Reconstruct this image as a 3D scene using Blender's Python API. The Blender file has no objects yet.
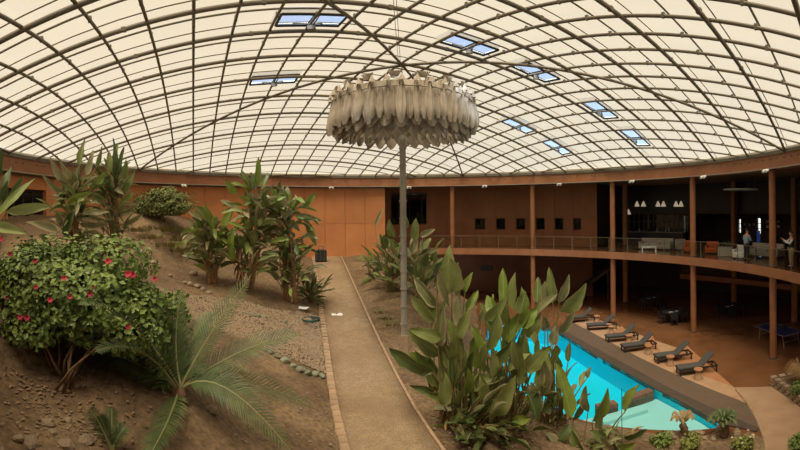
import bpy, bmesh, math, random
import numpy as np
from mathutils import Vector, Matrix, noise

# ------------------------------------------------------------------ camera
# stitched panorama: central cylindrical projection, eye 8 m above the pool floor
X0, Y0, F = 403.84, 211.13, 422.9
ROLL = -0.0089
EYE = Vector((0, 0, 8.0))
CEN = Vector((0, 18.09, 0))
R = 17.5
scene = bpy.context.scene
COL = scene.collection
cd = bpy.data.cameras.new('camera')
cam = bpy.data.objects.new('camera', cd)
COL.objects.link(cam)
cd.type = 'PANO'
cd.panorama_type = 'CENTRAL_CYLINDRICAL'
cd.central_cylindrical_radius = 1.0
cd.central_cylindrical_range_u_min = -X0 / F
cd.central_cylindrical_range_u_max = (800 - X0) / F
cd.central_cylindrical_range_v_min = -(450 - Y0) / F
cd.central_cylindrical_range_v_max = Y0 / F
cd.clip_end = 500
RIGHT = Vector((math.cos(ROLL), 0, math.sin(ROLL)))
UP = Vector((-math.sin(ROLL), 0, math.cos(ROLL)))
m = Matrix.Identity(4)
for i, v in enumerate((RIGHT, UP, Vector((0, -1, 0)))):
    for j in range(3): m[j][i] = v[j]
m.translation = EYE
cam.matrix_world = m
scene.camera = cam

# ------------------------------------------------------------------ sky, exposure
world = bpy.data.worlds.new('sky')
scene.world = world
world.use_nodes = True
nt = world.node_tree
nt.nodes.clear()
out = nt.nodes.new('ShaderNodeOutputWorld')
bg = nt.nodes.new('ShaderNodeBackground')
sky = nt.nodes.new('ShaderNodeTexSky')
sky.sky_type = 'NISHITA'
sky.sun_disc = False
sky.sun_elevation = math.radians(48)
sky.sun_rotation = math.radians(200)
sky.altitude = 2000
sky.dust_density = 1.6
mixs = nt.nodes.new('ShaderNodeMixRGB')
mixs.blend_type = 'ADD'
mixs.inputs[0].default_value = 1.0
mixs.inputs[2].default_value = (7.0, 6.8, 6.6, 1)        # bright high haze
nt.links.new(sky.outputs[0], mixs.inputs[1])
nt.links.new(mixs.outputs[0], bg.inputs[0])
bg.inputs[1].default_value = 0.125
nt.links.new(bg.outputs[0], out.inputs[0])
sun_d = bpy.data.lights.new('sun', 'SUN')
sun_d.energy = 18.0
sun_d.angle = math.radians(32)
sun_d.color = (1, .93, .82)
sun = bpy.data.objects.new('sun', sun_d)
COL.objects.link(sun)
sun.location = (0, 0, 60)
sun.rotation_euler = Vector((.12, .40, -1.0)).to_track_quat('-Z', 'Y').to_euler()
vs = scene.view_settings
vs.view_transform = 'Standard'
vs.look = 'None'
vs.gamma = 1
vs.use_curve_mapping = False
vs.exposure = 0.0
scene.cycles.max_bounces = 8
scene.cycles.diffuse_bounces = 5
scene.cycles.transparent_max_bounces = 12
scene.cycles.use_denoising = True

rng = random.Random(7)

# ------------------------------------------------------------------ measuring helpers
def ray(x, y):
    th = (x - X0) / F
    t = (Y0 - y) / F
    return RIGHT * math.sin(th) + UP * t + Vector((0, math.cos(th), 0))
def at_d(x, y, d):
    return EYE + ray(x, y) * d
def at_z(x, y, z):
    r = ray(x, y)
    return EYE + r * ((z - EYE.z) / r.z)
def at_r(x, y, rad):                       # first point at radius rad about the dome axis beyond the centre
    r = ray(x, y)
    o = EYE - CEN
    a = r.x * r.x + r.y * r.y
    b = o.x * r.x + o.y * r.y
    c = o.x * o.x + o.y * o.y - rad * rad
    t = (-b + math.sqrt(max(b * b - a * c, 0))) / a
    return EYE + r * t
def phi_of(x, rad, y=211):
    p = at_r(x, y, rad) - CEN
    return math.atan2(p.x, p.y)
def pol(phi, rad, z=0):
    return Vector((math.sin(phi) * rad, CEN.y + math.cos(phi) * rad, z))

# ------------------------------------------------------------------ material helpers
MATS = {}
def mat(name, col, rough=0.7, var=None, scale=3.0, bump=0.0, bscale=30.0, metal=0.0, spec=0.5, detail=4.0, var2=None, scale2=0.4, rnd=0.0, grain=0.0, gscale=28.0, emit=None, estr=0.0, coat=0.0):
    M = bpy.data.materials.new(name)
    M.use_nodes = True
    t = M.node_tree
    b = t.nodes['Principled BSDF']
    b.inputs['Roughness'].default_value = rough
    b.inputs['Metallic'].default_value = metal
    b.inputs['Specular IOR Level'].default_value = spec
    b.inputs['Coat Weight'].default_value = coat
    sock = None
    tc = t.nodes.new('ShaderNodeTexCoord')
    def noi(s, d=detail):
        n = t.nodes.new('ShaderNodeTexNoise')
        n.inputs['Scale'].default_value = s
        n.inputs['Detail'].default_value = d
        t.links.new(tc.outputs['Object'], n.inputs['Vector'])
        return n
    def mix(a, bcol, fac, lo=.35, hi=.65):
        r = t.nodes.new('ShaderNodeMapRange')
        r.inputs[1].default_value = lo; r.inputs[2].default_value = hi
        t.links.new(fac, r.inputs[0])
        x = t.nodes.new('ShaderNodeMixRGB')
        t.links.new(r.outputs[0], x.inputs[0])
        if isinstance(a, tuple): x.inputs[1].default_value = a + (1,)
        else: t.links.new(a, x.inputs[1])
        x.inputs[2].default_value = bcol + (1,)
        return x.outputs[0]
    cur = tuple(col)
    if var: cur = mix(cur, tuple(var), noi(scale).outputs['Fac'])
    if var2: cur = mix(cur, tuple(var2), noi(scale2, 3).outputs['Fac'], .45, .7)
    if grain:
        gn = noi(gscale, 8)
        gr_ = t.nodes.new('ShaderNodeMapRange'); gr_.inputs[1].default_value = .3; gr_.inputs[2].default_value = .7
        gr_.inputs[3].default_value = 1 - grain; gr_.inputs[4].default_value = 1 + grain
        t.links.new(gn.outputs['Fac'], gr_.inputs[0])
        hg = t.nodes.new('ShaderNodeHueSaturation')
        if isinstance(cur, tuple): hg.inputs['Color'].default_value = cur + (1,)
        else: t.links.new(cur, hg.inputs['Color'])
        t.links.new(gr_.outputs[0], hg.inputs['Value'])
        cur = hg.outputs[0]
    if rnd:
        oi = t.nodes.new('ShaderNodeObjectInfo')
        r = t.nodes.new('ShaderNodeMapRange')
        r.inputs[3].default_value = 1 - rnd; r.inputs[4].default_value = 1 + rnd
        t.links.new(oi.outputs['Random'], r.inputs[0])
        h = t.nodes.new('ShaderNodeHueSaturation')
        if isinstance(cur, tuple): h.inputs['Color'].default_value = cur + (1,)
        else: t.links.new(cur, h.inputs['Color'])
        t.links.new(r.outputs[0], h.inputs['Value'])
        cur = h.outputs[0]
    if isinstance(cur, tuple): b.inputs['Base Color'].default_value = cur + (1,)
    else: t.links.new(cur, b.inputs['Base Color'])
    if bump:
        bn = t.nodes.new('ShaderNodeBump')
        bn.inputs['Strength'].default_value = bump
        bn.inputs['Distance'].default_value = 0.05
        t.links.new(noi(bscale, 6).outputs['Fac'], bn.inputs['Height'])
        t.links.new(bn.outputs[0], b.inputs['Normal'])
    if emit:
        b.inputs['Emission Color'].default_value = tuple(emit) + (1,)
        b.inputs['Emission Strength'].default_value = estr
    MATS[name] = M
    return M

def leaf_mat(name, c1, c2, edge, rib, rough=0.36, trans=0.25, edge_at=0.86):
    """blade: u in -1..1 across (UV.x), v along (UV.y): pale midrib, dry edge, side veins"""
    M = bpy.data.materials.new(name)
    M.use_nodes = True
    t = M.node_tree
    N, L = t.nodes, t.links
    b = N['Principled BSDF']
    b.inputs['Roughness'].default_value = rough
    uv = N.new('ShaderNodeUVMap')
    sx = N.new('ShaderNodeSeparateXYZ'); L.new(uv.outputs[0], sx.inputs[0])
    ab = N.new('ShaderNodeMath'); ab.operation = 'ABSOLUTE'; L.new(sx.outputs[0], ab.inputs[0])
    oi = N.new('ShaderNodeObjectInfo')
    mx = N.new('ShaderNodeMixRGB'); mx.inputs[1].default_value = c1 + (1,); mx.inputs[2].default_value = c2 + (1,)
    L.new(oi.outputs['Random'], mx.inputs[0])
    tc = N.new('ShaderNodeTexCoord')
    nz = N.new('ShaderNodeTexNoise'); nz.inputs['Scale'].default_value = 4.0; L.new(tc.outputs['Object'], nz.inputs['Vector'])
    hs = N.new('ShaderNodeHueSaturation'); L.new(mx.outputs[0], hs.inputs['Color'])
    mr = N.new('ShaderNodeMapRange'); mr.inputs[3].default_value = 0.7; mr.inputs[4].default_value = 1.3
    L.new(nz.outputs['Fac'], mr.inputs[0]); L.new(mr.outputs[0], hs.inputs['Value'])
    # edge
    ea = N.new('ShaderNodeMath'); ea.operation = 'MULTIPLY_ADD'; ea.inputs[1].default_value = 0.55; L.new(nz.outputs['Fac'], ea.inputs[0]); L.new(ab.outputs[0], ea.inputs[2])
    er = N.new('ShaderNodeMapRange'); er.inputs[1].default_value = edge_at + .27; er.inputs[2].default_value = edge_at + .36; L.new(ea.outputs[0], er.inputs[0])
    m2 = N.new('ShaderNodeMixRGB'); L.new(er.outputs[0], m2.inputs[0]); L.new(hs.outputs[0], m2.inputs[1]); m2.inputs[2].default_value = edge + (1,)
    rr = N.new('ShaderNodeMapRange'); rr.inputs[1].default_value = 0.10; rr.inputs[2].default_value = 0.04; L.new(ab.outputs[0], rr.inputs[0])
    m3 = N.new('ShaderNodeMixRGB'); L.new(rr.outputs[0], m3.inputs[0]); L.new(m2.outputs[0], m3.inputs[1]); m3.inputs[2].default_value = rib + (1,)
    L.new(m3.outputs[0], b.inputs['Base Color'])
    # veins
    w = N.new('ShaderNodeTexWave'); w.inputs['Scale'].default_value = 9.0
    cv = N.new('ShaderNodeCombineXYZ')
    va = N.new('ShaderNodeMath'); va.operation = 'MULTIPLY_ADD'; va.inputs[1].default_value = 0.12; L.new(ab.outputs[0], va.inputs[0]); L.new(sx.outputs[1], va.inputs[2])
    L.new(va.outputs[0], cv.inputs[0]); L.new(cv.outputs[0], w.inputs['Vector'])
    bp = N.new('ShaderNodeBump'); bp.inputs['Strength'].default_value = 0.25; bp.inputs['Distance'].default_value = 0.02
    L.new(w.outputs['Fac'], bp.inputs['Height']); L.new(bp.outputs[0], b.inputs['Normal'])
    tr = N.new('ShaderNodeBsdfTranslucent'); L.new(m3.outputs[0], tr.inputs[0])
    ms = N.new('ShaderNodeMixShader'); ms.inputs[0].default_value = trans
    L.new(b.outputs[0], ms.inputs[1]); L.new(tr.outputs[0], ms.inputs[2])
    L.new(ms.outputs[0], N['Material Output'].inputs[0])
    MATS[name] = M
    return M

def glass_mat(name, tint, fac=0.12, rough=0.03):
    """thin clear pane: mostly see-through, some mirror"""
    M = bpy.data.materials.new(name)
    M.use_nodes = True
    t = M.node_tree
    t.nodes.remove(t.nodes['Principled BSDF'])
    tr = t.nodes.new('ShaderNodeBsdfTransparent'); tr.inputs[0].default_value = tint + (1,)
    gl = t.nodes.new('ShaderNodeBsdfGlossy'); gl.inputs['Roughness'].default_value = rough
    lw_ = t.nodes.new('ShaderNodeLayerWeight'); lw_.inputs[0].default_value = .5
    fr = t.nodes.new('ShaderNodeMath'); fr.operation = 'POWER'; fr.inputs[1].default_value = 5.0; t.links.new(lw_.outputs['Facing'], fr.inputs[0])
    ad = t.nodes.new('ShaderNodeMath'); ad.operation = 'MULTIPLY_ADD'; ad.inputs[1].default_value = .6; ad.inputs[2].default_value = fac; t.links.new(fr.outputs[0], ad.inputs[0])
    ms = t.nodes.new('ShaderNodeMixShader')
    t.links.new(ad.outputs[0], ms.inputs[0]); t.links.new(tr.outputs[0], ms.inputs[1]); t.links.new(gl.outputs[0], ms.inputs[2])
    t.links.new(ms.outputs[0], t.nodes['Material Output'].inputs[0])
    MATS[name] = M
    return M

# membrane: woven fabric that lets daylight through
def membrane_mat():
    M = bpy.data.materials.new('membrane')
    M.use_nodes = True
    t = M.node_tree
    t.nodes.remove(t.nodes['Principled BSDF'])
    oi = t.nodes.new('ShaderNodeObjectInfo')
    hs = t.nodes.new('ShaderNodeHueSaturation'); hs.inputs['Color'].default_value = (0.90, 0.80, 0.585, 1)
    mr = t.nodes.new('ShaderNodeMapRange'); mr.inputs[3].default_value = 0.975; mr.inputs[4].default_value = 1.02
    t.links.new(oi.outputs['Random'], mr.inputs[0]); t.links.new(mr.outputs[0], hs.inputs['Value'])
    tr = t.nodes.new('ShaderNodeBsdfTranslucent'); t.links.new(hs.outputs[0], tr.inputs[0])
    df = t.nodes.new('ShaderNodeBsdfDiffuse'); df.inputs[0].default_value = (.8, .74, .6, 1)
    tp = t.nodes.new('ShaderNodeBsdfTransparent'); tp.inputs[0].default_value = (1, .93, .80, 1)     # open weave
    ms = t.nodes.new('ShaderNodeMixShader'); ms.inputs[0].default_value = 0.876
    t.links.new(tr.outputs[0], ms.inputs[1]); t.links.new(df.outputs[0], ms.inputs[2])
    m2 = t.nodes.new('ShaderNodeMixShader'); m2.inputs[0].default_value = 0.20
    t.links.new(ms.outputs[0], m2.inputs[1]); t.links.new(tp.outputs[0], m2.inputs[2])
    t.links.new(m2.outputs[0], t.nodes['Material Output'].inputs[0])
    MATS['membrane'] = M
membrane_mat()

mat('steel', (.17, .138, .092), .5, rnd=.12)
mat('galv', (.36, .32, .25), .5, metal=.1, var=(.28, .25, .20), scale=2)
mat('gutter', (.16, .14, .10), .6)
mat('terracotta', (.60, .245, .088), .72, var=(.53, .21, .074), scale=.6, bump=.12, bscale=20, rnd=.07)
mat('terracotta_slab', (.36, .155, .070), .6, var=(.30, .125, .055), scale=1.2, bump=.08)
mat('column_paint', (.33, .135, .056), .6, var=(.28, .11, .045), scale=2.0)
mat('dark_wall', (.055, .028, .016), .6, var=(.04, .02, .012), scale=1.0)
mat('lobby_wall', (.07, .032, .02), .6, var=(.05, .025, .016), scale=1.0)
mat('lower_wall_shaded', (.17, .068, .030), .7, var=(.13, .05, .022), scale=.8)  # terracotta darkened: the lower storey's shade is put into the colour
mat('terracotta_gallery_shaded', (.31, .120, .046), .72, var=(.26, .10, .037), scale=.6, rnd=.06)  # shaded copy of the terracotta, darkened for the wall under the soffit
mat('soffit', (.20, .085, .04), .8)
mat('black_metal', (.02, .02, .02), .45)
mat('charcoal', (.07, .068, .064), .75, bump=.1, bscale=80)
mat('soil', (.172, .108, .054), .95, var=(.115, .070, .035), scale=1.3, var2=(.245, .165, .088), scale2=.35, bump=1.0, bscale=11, grain=.38, gscale=7)
mat('gravel_path', (.330, .232, .135), .95, var=(.275, .185, .105), scale=3.0, var2=(.24, .155, .085), scale2=.5, bump=.6, bscale=30, grain=.22, gscale=16)
mat('kerb', (.40, .27, .16), .85, var=(.30, .20, .12), scale=5, bump=.3, rnd=.15)
mat('stone', (.34, .25, .165), .9, var=(.24, .17, .11), scale=6, bump=.4, bscale=15, rnd=.2)
mat('gravel', (.35, .255, .165), .9, var=(.23, .165, .105), scale=9, bump=.3)
mat('litter', (.30, .20, .12), .9, var=(.16, .09, .05), scale=7)
mat('mossy', (.17, .21, .14), .9, var=(.27, .24, .16), scale=4, bump=.4, rnd=.2)
mat('floor_polish', (.185, .082, .036), .22, var=(.145, .062, .026), scale=.8, var2=(.22, .103, .046), scale2=.25, spec=.5)
mat('floor_dark', (.105, .048, .022), .18, var=(.08, .036, .016), scale=.8)
mat('dark_table', (.012, .012, .012), .7)
mat('joint', (.07, .03, .015), .6)
mat('terrace_light', (.43, .265, .155), .7, var=(.37, .22, .125), scale=2)
mat('terrace_orange', (.42, .20, .095), .5, var=(.36, .165, .075), scale=2)
mat('walk', (.40, .255, .15), .8, var=(.34, .21, .12), scale=1.5, bump=.1)
mat('coping', (.085, .062, .045), .6, var=(.065, .048, .035), scale=4)
mat('pool_deep', (.0, .60, .80), .6)
mat('pool_shallow', (.44, .62, .60), .6)
mat('pool_block', (.19, .11, .07), .7, var=(.12, .075, .05), scale=6)
mat('cloth', (.47, .40, .31), .9, var=(.38, .32, .24), scale=3, bump=.15, bscale=40, rnd=.08)
mat('white_paint', (.75, .73, .68), .5)
mat('paper', (.8, .78, .74), .7)
mat('upholstery', (.42, .38, .31), .9, bump=.1, bscale=60)
mat('orange_fabric', (.60, .11, .02), .85, bump=.1, bscale=60)
mat('table_blue', (.02, .035, .15), .35)
mat('bark', (.22, .12, .06), .9, var=(.13, .075, .04), scale=14, bump=.6, bscale=25)
mat('dry_sheath', (.36, .19, .085), .9, var=(.24, .12, .05), scale=10, bump=.5, bscale=25, rnd=.2)
mat('stem_green', (.19, .19, .07), .6, var=(.28, .19, .08), scale=6)
mat('foliage', (.105, .165, .030), .5, var=(.20, .27, .055), scale=2.2)
mat('foliage_hill', (.12, .155, .035), .6, var=(.19, .205, .06), scale=2.0)
mat('grass_dry', (.21, .19, .065), .9, var=(.28, .23, .10), scale=3)
mat('grass_green', (.16, .19, .04), .8, var=(.24, .25, .06), scale=3)
mat('flower', (.62, .07, .11), .6, rnd=.3)
mat('flower_pale', (.75, .70, .45), .6)
mat('palm_leaflet', (.052, .082, .024), .6, var=(.105, .145, .045), scale=2.5, rnd=.2)
mat('palm_dry', (.40, .25, .10), .7, var=(.30, .17, .07), scale=3)
mat('palm_rib', (.25, .25, .10), .6)
mat('lamp_shade', (.8, .78, .72), .5, emit=(1, .80, .58), estr=.28)
mat('skin', (.55, .30, .20), .6)
mat('shirt_blue', (.26, .32, .42), .8)
mat('white_cloth', (.70, .68, .64), .8)
mat('vest_black', (.02, .02, .022), .8)
mat('trousers_dark', (.025, .028, .035), .8)
mat('trousers_khaki', (.36, .25, .12), .8)
mat('hair', (.03, .02, .015), .7)
mat('notice_blue_glow', (.05, .16, .55), .4, emit=(.08, .2, .8), estr=.08)  # notice panel colour with a faint glow put into it
mat('hose', (.04, .09, .07), .6)
leaf_mat('leaf', (.15, .20, .05), (.32, .36, .12), (.38, .31, .15), (.30, .33, .14), edge_at=.88)
leaf_mat('leaf_bright', (.20, .28, .045), (.26, .33, .07), (.30, .26, .10), (.33, .36, .12), edge_at=.95)
leaf_mat('leaf_old', (.18, .20, .08), (.34, .33, .17), (.44, .35, .20), (.38, .35, .18), edge_at=.72)
leaf_mat('leaf_dark', (.072, .112, .030), (.15, .195, .062), (.26, .20, .10), (.18, .20, .08), edge_at=.92)
glass_mat('glass', (.93, .95, .93), .03)
glass_mat('glass_dark', (.35, .36, .36), .05)
glass_mat('sky_glass', (.80, .88, 1.0), .04)

def timber():
    M = mat('timber', (.20, .135, .085), .65)
    t = M.node_tree
    tc = t.nodes.new('ShaderNodeUVMap')
    w = t.nodes.new('ShaderNodeTexWave'); w.bands_direction = 'Y'; w.inputs['Scale'].default_value = 2.2; w.inputs['Distortion'].default_value = .3
    t.links.new(tc.outputs[0], w.inputs['Vector'])
    n = t.nodes.new('ShaderNodeTexNoise'); n.inputs['Scale'].default_value = 3
    t.links.new(tc.outputs[0], n.inputs['Vector'])
    x = t.nodes.new('ShaderNodeMixRGB'); x.inputs[1].default_value = (.095, .064, .043, 1); x.inputs[2].default_value = (.15, .102, .068, 1)
    a = t.nodes.new('ShaderNodeMath'); a.operation = 'MULTIPLY'; t.links.new(w.outputs['Fac'], a.inputs[0]); t.links.new(n.outputs['Fac'], a.inputs[1])
    mr = t.nodes.new('ShaderNodeMapRange'); mr.inputs[2].default_value = .5; t.links.new(a.outputs[0], mr.inputs[0])
    t.links.new(mr.outputs[0], x.inputs[0])
    t.links.new(x.outputs[0], t.nodes['Principled BSDF'].inputs['Base Color'])
timber()
def water():
    M = bpy.data.materials.new('water'); M.use_nodes = True
    t = M.node_tree
    t.nodes.remove(t.nodes['Principled BSDF'])
    tr = t.nodes.new('ShaderNodeBsdfTransparent'); tr.inputs[0].default_value = (.75, .98, 1, 1)
    gl = t.nodes.new('ShaderNodeBsdfGlossy'); gl.inputs['Roughness'].default_value = .03
    fr = t.nodes.new('ShaderNodeFresnel'); fr.inputs[0].default_value = 1.33
    tc = t.nodes.new('ShaderNodeTexCoord')
    n = t.nodes.new('ShaderNodeTexNoise'); n.inputs['Scale'].default_value = 2.0; n.inputs['Detail'].default_value = 2
    t.links.new(tc.outputs['Object'], n.inputs['Vector'])
    bp = t.nodes.new('ShaderNodeBump'); bp.inputs['Strength'].default_value = .05; bp.inputs['Distance'].default_value = .1
    t.links.new(n.outputs['Fac'], bp.inputs['Height']); t.links.new(bp.outputs[0], gl.inputs['Normal']); t.links.new(bp.outputs[0], fr.inputs['Normal'])
    ms = t.nodes.new('ShaderNodeMixShader')
    fm = t.nodes.new('ShaderNodeMath'); fm.operation = 'MULTIPLY'; fm.inputs[1].default_value = .35; t.links.new(fr.outputs[0], fm.inputs[0])
    t.links.new(fm.outputs[0], ms.inputs[0]); t.links.new(tr.outputs[0], ms.inputs[1]); t.links.new(gl.outputs[0], ms.inputs[2])
    t.links.new(ms.outputs[0], t.nodes['Material Output'].inputs[0])
    MATS['water'] = M
water()

# ------------------------------------------------------------------ mesh helpers
class MB:
    def __init__(s): s.v = []; s.f = []; s.m = []; s.uv = []; s.cur = 0
    def add(s, vs_, fs, uvs=None):
        o = len(s.v)
        s.v += [tuple(v) for v in vs_]
        for k, f in enumerate(fs):
            s.f.append(tuple(i + o for i in f)); s.m.append(s.cur)
            s.uv.append([uvs[i] for i in f] if uvs else None)
        return s
    def box(s, c, size, rz=0.0, taper=1.0):
        x, y, z = size[0] / 2, size[1] / 2, size[2] / 2
        ca, sa = math.cos(rz), math.sin(rz)
        p = []
        for k in (-1, 1):
            q = taper if k > 0 else 1
            for i, j in ((-1, -1), (1, -1), (1, 1), (-1, 1)):
                a, b = i * x * q, j * y * q
                p.append((c[0] + a * ca - b * sa, c[1] + a * sa + b * ca, c[2] + k * z))
        return s.add(p, [(3, 2, 1, 0), (4, 5, 6, 7), (0, 1, 5, 4), (1, 2, 6, 5), (2, 3, 7, 6), (3, 0, 4, 7)])
    def tube(s, pts, rad, n=6, cap=True):
        pts = [Vector(p) for p in pts]
        if not isinstance(rad, (list, tuple)): rad = [rad] * len(pts)
        vs_ = []; prev = None
        for i, p in enumerate(pts):
            t = (pts[min(i + 1, len(pts) - 1)] - pts[max(i - 1, 0)])
            t = t.normalized() if t.length > 1e-9 else Vector((0, 0, 1))
            if prev is None:
                a = Vector((0, 0, 1)) if abs(t.z) < .9 else Vector((1, 0, 0))
                u = t.cross(a).normalized()
            else:
                u = (prev - t * prev.dot(t))
                u = u.normalized() if u.length > 1e-6 else t.orthogonal().normalized()
            prev = u
            w = t.cross(u)
            for k in range(n):
                an = 2 * math.pi * k / n
                vs_.append(p + (u * math.cos(an) + w * math.sin(an)) * rad[i])
        fs = []
        for i in range(len(pts) - 1):
            for k in range(n):
                a = i * n + k; b = i * n + (k + 1) % n
                fs.append((a, b, b + n, a + n))
        if cap:
            fs.append(tuple(range(n - 1, -1, -1)))
            fs.append(tuple(range((len(pts) - 1) * n, len(pts) * n)))
        return s.add(vs_, fs)
    def lathe(s, prof, c=(0, 0, 0), n=16, a0=0.0, a1=2 * math.pi):
        full = abs(a1 - a0 - 2 * math.pi) < 1e-6
        k = n if full else n + 1
        vs_ = []
        for i in range(k):
            a = a0 + (a1 - a0) * i / n
            for r_, z in prof: vs_.append((c[0] + math.sin(a) * r_, c[1] + math.cos(a) * r_, c[2] + z))
        p = len(prof); fs = []
        for i in range(n):
            j = (i + 1) % k
            for q in range(p - 1):
                fs.append((i * p + q, i * p + q + 1, j * p + q + 1, j * p + q))
        return s.add(vs_, fs)
    def poly_prism(s, pts, z0, z1):
        n = len(pts)
        vs_ = [(p[0], p[1], z0) for p in pts] + [(p[0], p[1], z1) for p in pts]
        return s.add(vs_, [tuple(range(n - 1, -1, -1)), tuple(range(n, 2 * n))] + [(i, (i + 1) % n, (i + 1) % n + n, i + n) for i in range(n)])
    def mesh(s, name, mats, smooth=False):
        me = bpy.data.meshes.new(name)
        me.from_pydata(s.v, [], s.f)
        for k in (mats if isinstance(mats, (list, tuple)) else [mats]): me.materials.append(MATS[k])
        if any(s.m): me.polygons.foreach_set('material_index', s.m)
        if smooth: me.polygons.foreach_set('use_smooth', [True] * len(me.polygons))
        if any(u is not None for u in s.uv):
            l = me.uv_layers.new(name='UVMap')
            flat = []
            for f, u in zip(s.f, s.uv):
                for i in range(len(f)): flat += list(u[i]) if u else [0, 0]
            l.data.foreach_set('uv', flat)
        me.update()
        return me
    def build(s, name, mats, parent=None, smooth=False, loc=None):
        o = bpy.data.objects.new(name, s.mesh(name, mats, smooth))
        COL.objects.link(o)
        if loc is not None: o.location = loc
        if parent is not None: o.parent = parent
        return o
def link(name, me, parent=None, mw=None):
    o = bpy.data.objects.new(name, me)
    COL.objects.link(o)
    if parent is not None: o.parent = parent
    if mw is not None: o.matrix_basis = mw
    return o
def empty(name, loc=(0, 0, 0), rz=0.0):
    o = bpy.data.objects.new(name, None)
    COL.objects.link(o)
    o.location = loc
    o.rotation_euler = (0, 0, rz)
    return o
def tag(o, label=None, cat=None, group=None, kind=None):
    if label: o['label'] = label
    if cat: o['category'] = cat
    if group: o['group'] = group
    if kind: o['kind'] = kind
    return o
def struct(o, label=None):
    o['kind'] = 'structure'
    if label: o['label'] = label
    return o
def copy_tree(root, loc=None, rz=None, scale=None, label=None):
    r = root.copy(); COL.objects.link(r)
    if loc is not None: r.location = loc
    if rz is not None: r.rotation_euler = (0, 0, rz)
    if scale is not None: r.scale = (scale,) * 3
    if label: r['label'] = label
    for ch in root.children:
        c = ch.copy(); COL.objects.link(c); c.parent = r
        for g in ch.children:
            d = g.copy(); COL.objects.link(d); d.parent = c
    return r
def arc_solid(mb, p0, p1, r0, r1, z0, z1, n=None):
    """ring segment with thickness"""
    n = n or max(1, int(abs(p1 - p0) / math.radians(3)))
    for i in range(n):
        a = p0 + (p1 - p0) * i / n; b = p0 + (p1 - p0) * (i + 1) / n
        q = [pol(a, r0, z0), pol(b, r0, z0), pol(b, r1, z0), pol(a, r1, z0), pol(a, r0, z1), pol(b, r0, z1), pol(b, r1, z1), pol(a, r1, z1)]
        fs = [(0, 1, 2, 3), (7, 6, 5, 4), (1, 0, 4, 5), (3, 2, 6, 7)]
        if i == 0: fs.append((0, 3, 7, 4))
        if i == n - 1: fs.append((2, 1, 5, 6))
        mb.add(q, fs)
    return mb

# ================================================================== LEVELS
Z_BAL = 8 - .1786 * R          # gallery floor 4.87
Z_RING = 8 + (.36 - .1959) * R   # spring line of the dome 10.87
Z_APEX = 8 + .36 * R
RISE = Z_APEX - Z_RING
RS = (R * R + RISE * RISE) / (2 * RISE)
PI = math.pi

# ================================================================== DOME (ceiling)
psi = math.radians(16.404)
U = .1403 * R
g_r = Vector((math.cos(psi), -math.sin(psi), 0)); g_f = Vector((-math.sin(psi), -math.cos(psi), 0))
GA = (g_r + g_f) / math.sqrt(2); GB = (g_r - g_f) / math.sqrt(2)
def dz(rho2): return Z_APEX - RS + math.sqrt(RS * RS - rho2)
def dome_pt(a, b, off=0.0):
    p = GA * a + GB * b
    return Vector((p.x, CEN.y + p.y, dz(p.x * p.x + p.y * p.y) + off))
def img_of(p):
    q = p - EYE
    X = q.dot(RIGHT); Z = q.dot(UP); Y = q.y
    d = math.hypot(X, Y)
    return X0 + F * math.atan2(X, Y), Y0 - F * Z / d, d
ceiling = empty('ceiling', CEN)
struct(ceiling, 'cream fabric dome on a lattice of bowed brown steel tubes')
def child(mb, name, mats, parent, smooth=False):      # world-coordinate mesh under a moved parent
    o = mb.build(name, mats, parent, smooth)
    o.matrix_parent_inverse = Matrix.Translation(-parent.location) if parent.rotation_euler.z == 0 else (Matrix.LocRotScale(parent.location, parent.rotation_euler, None)).inverted()
    return o
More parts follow.
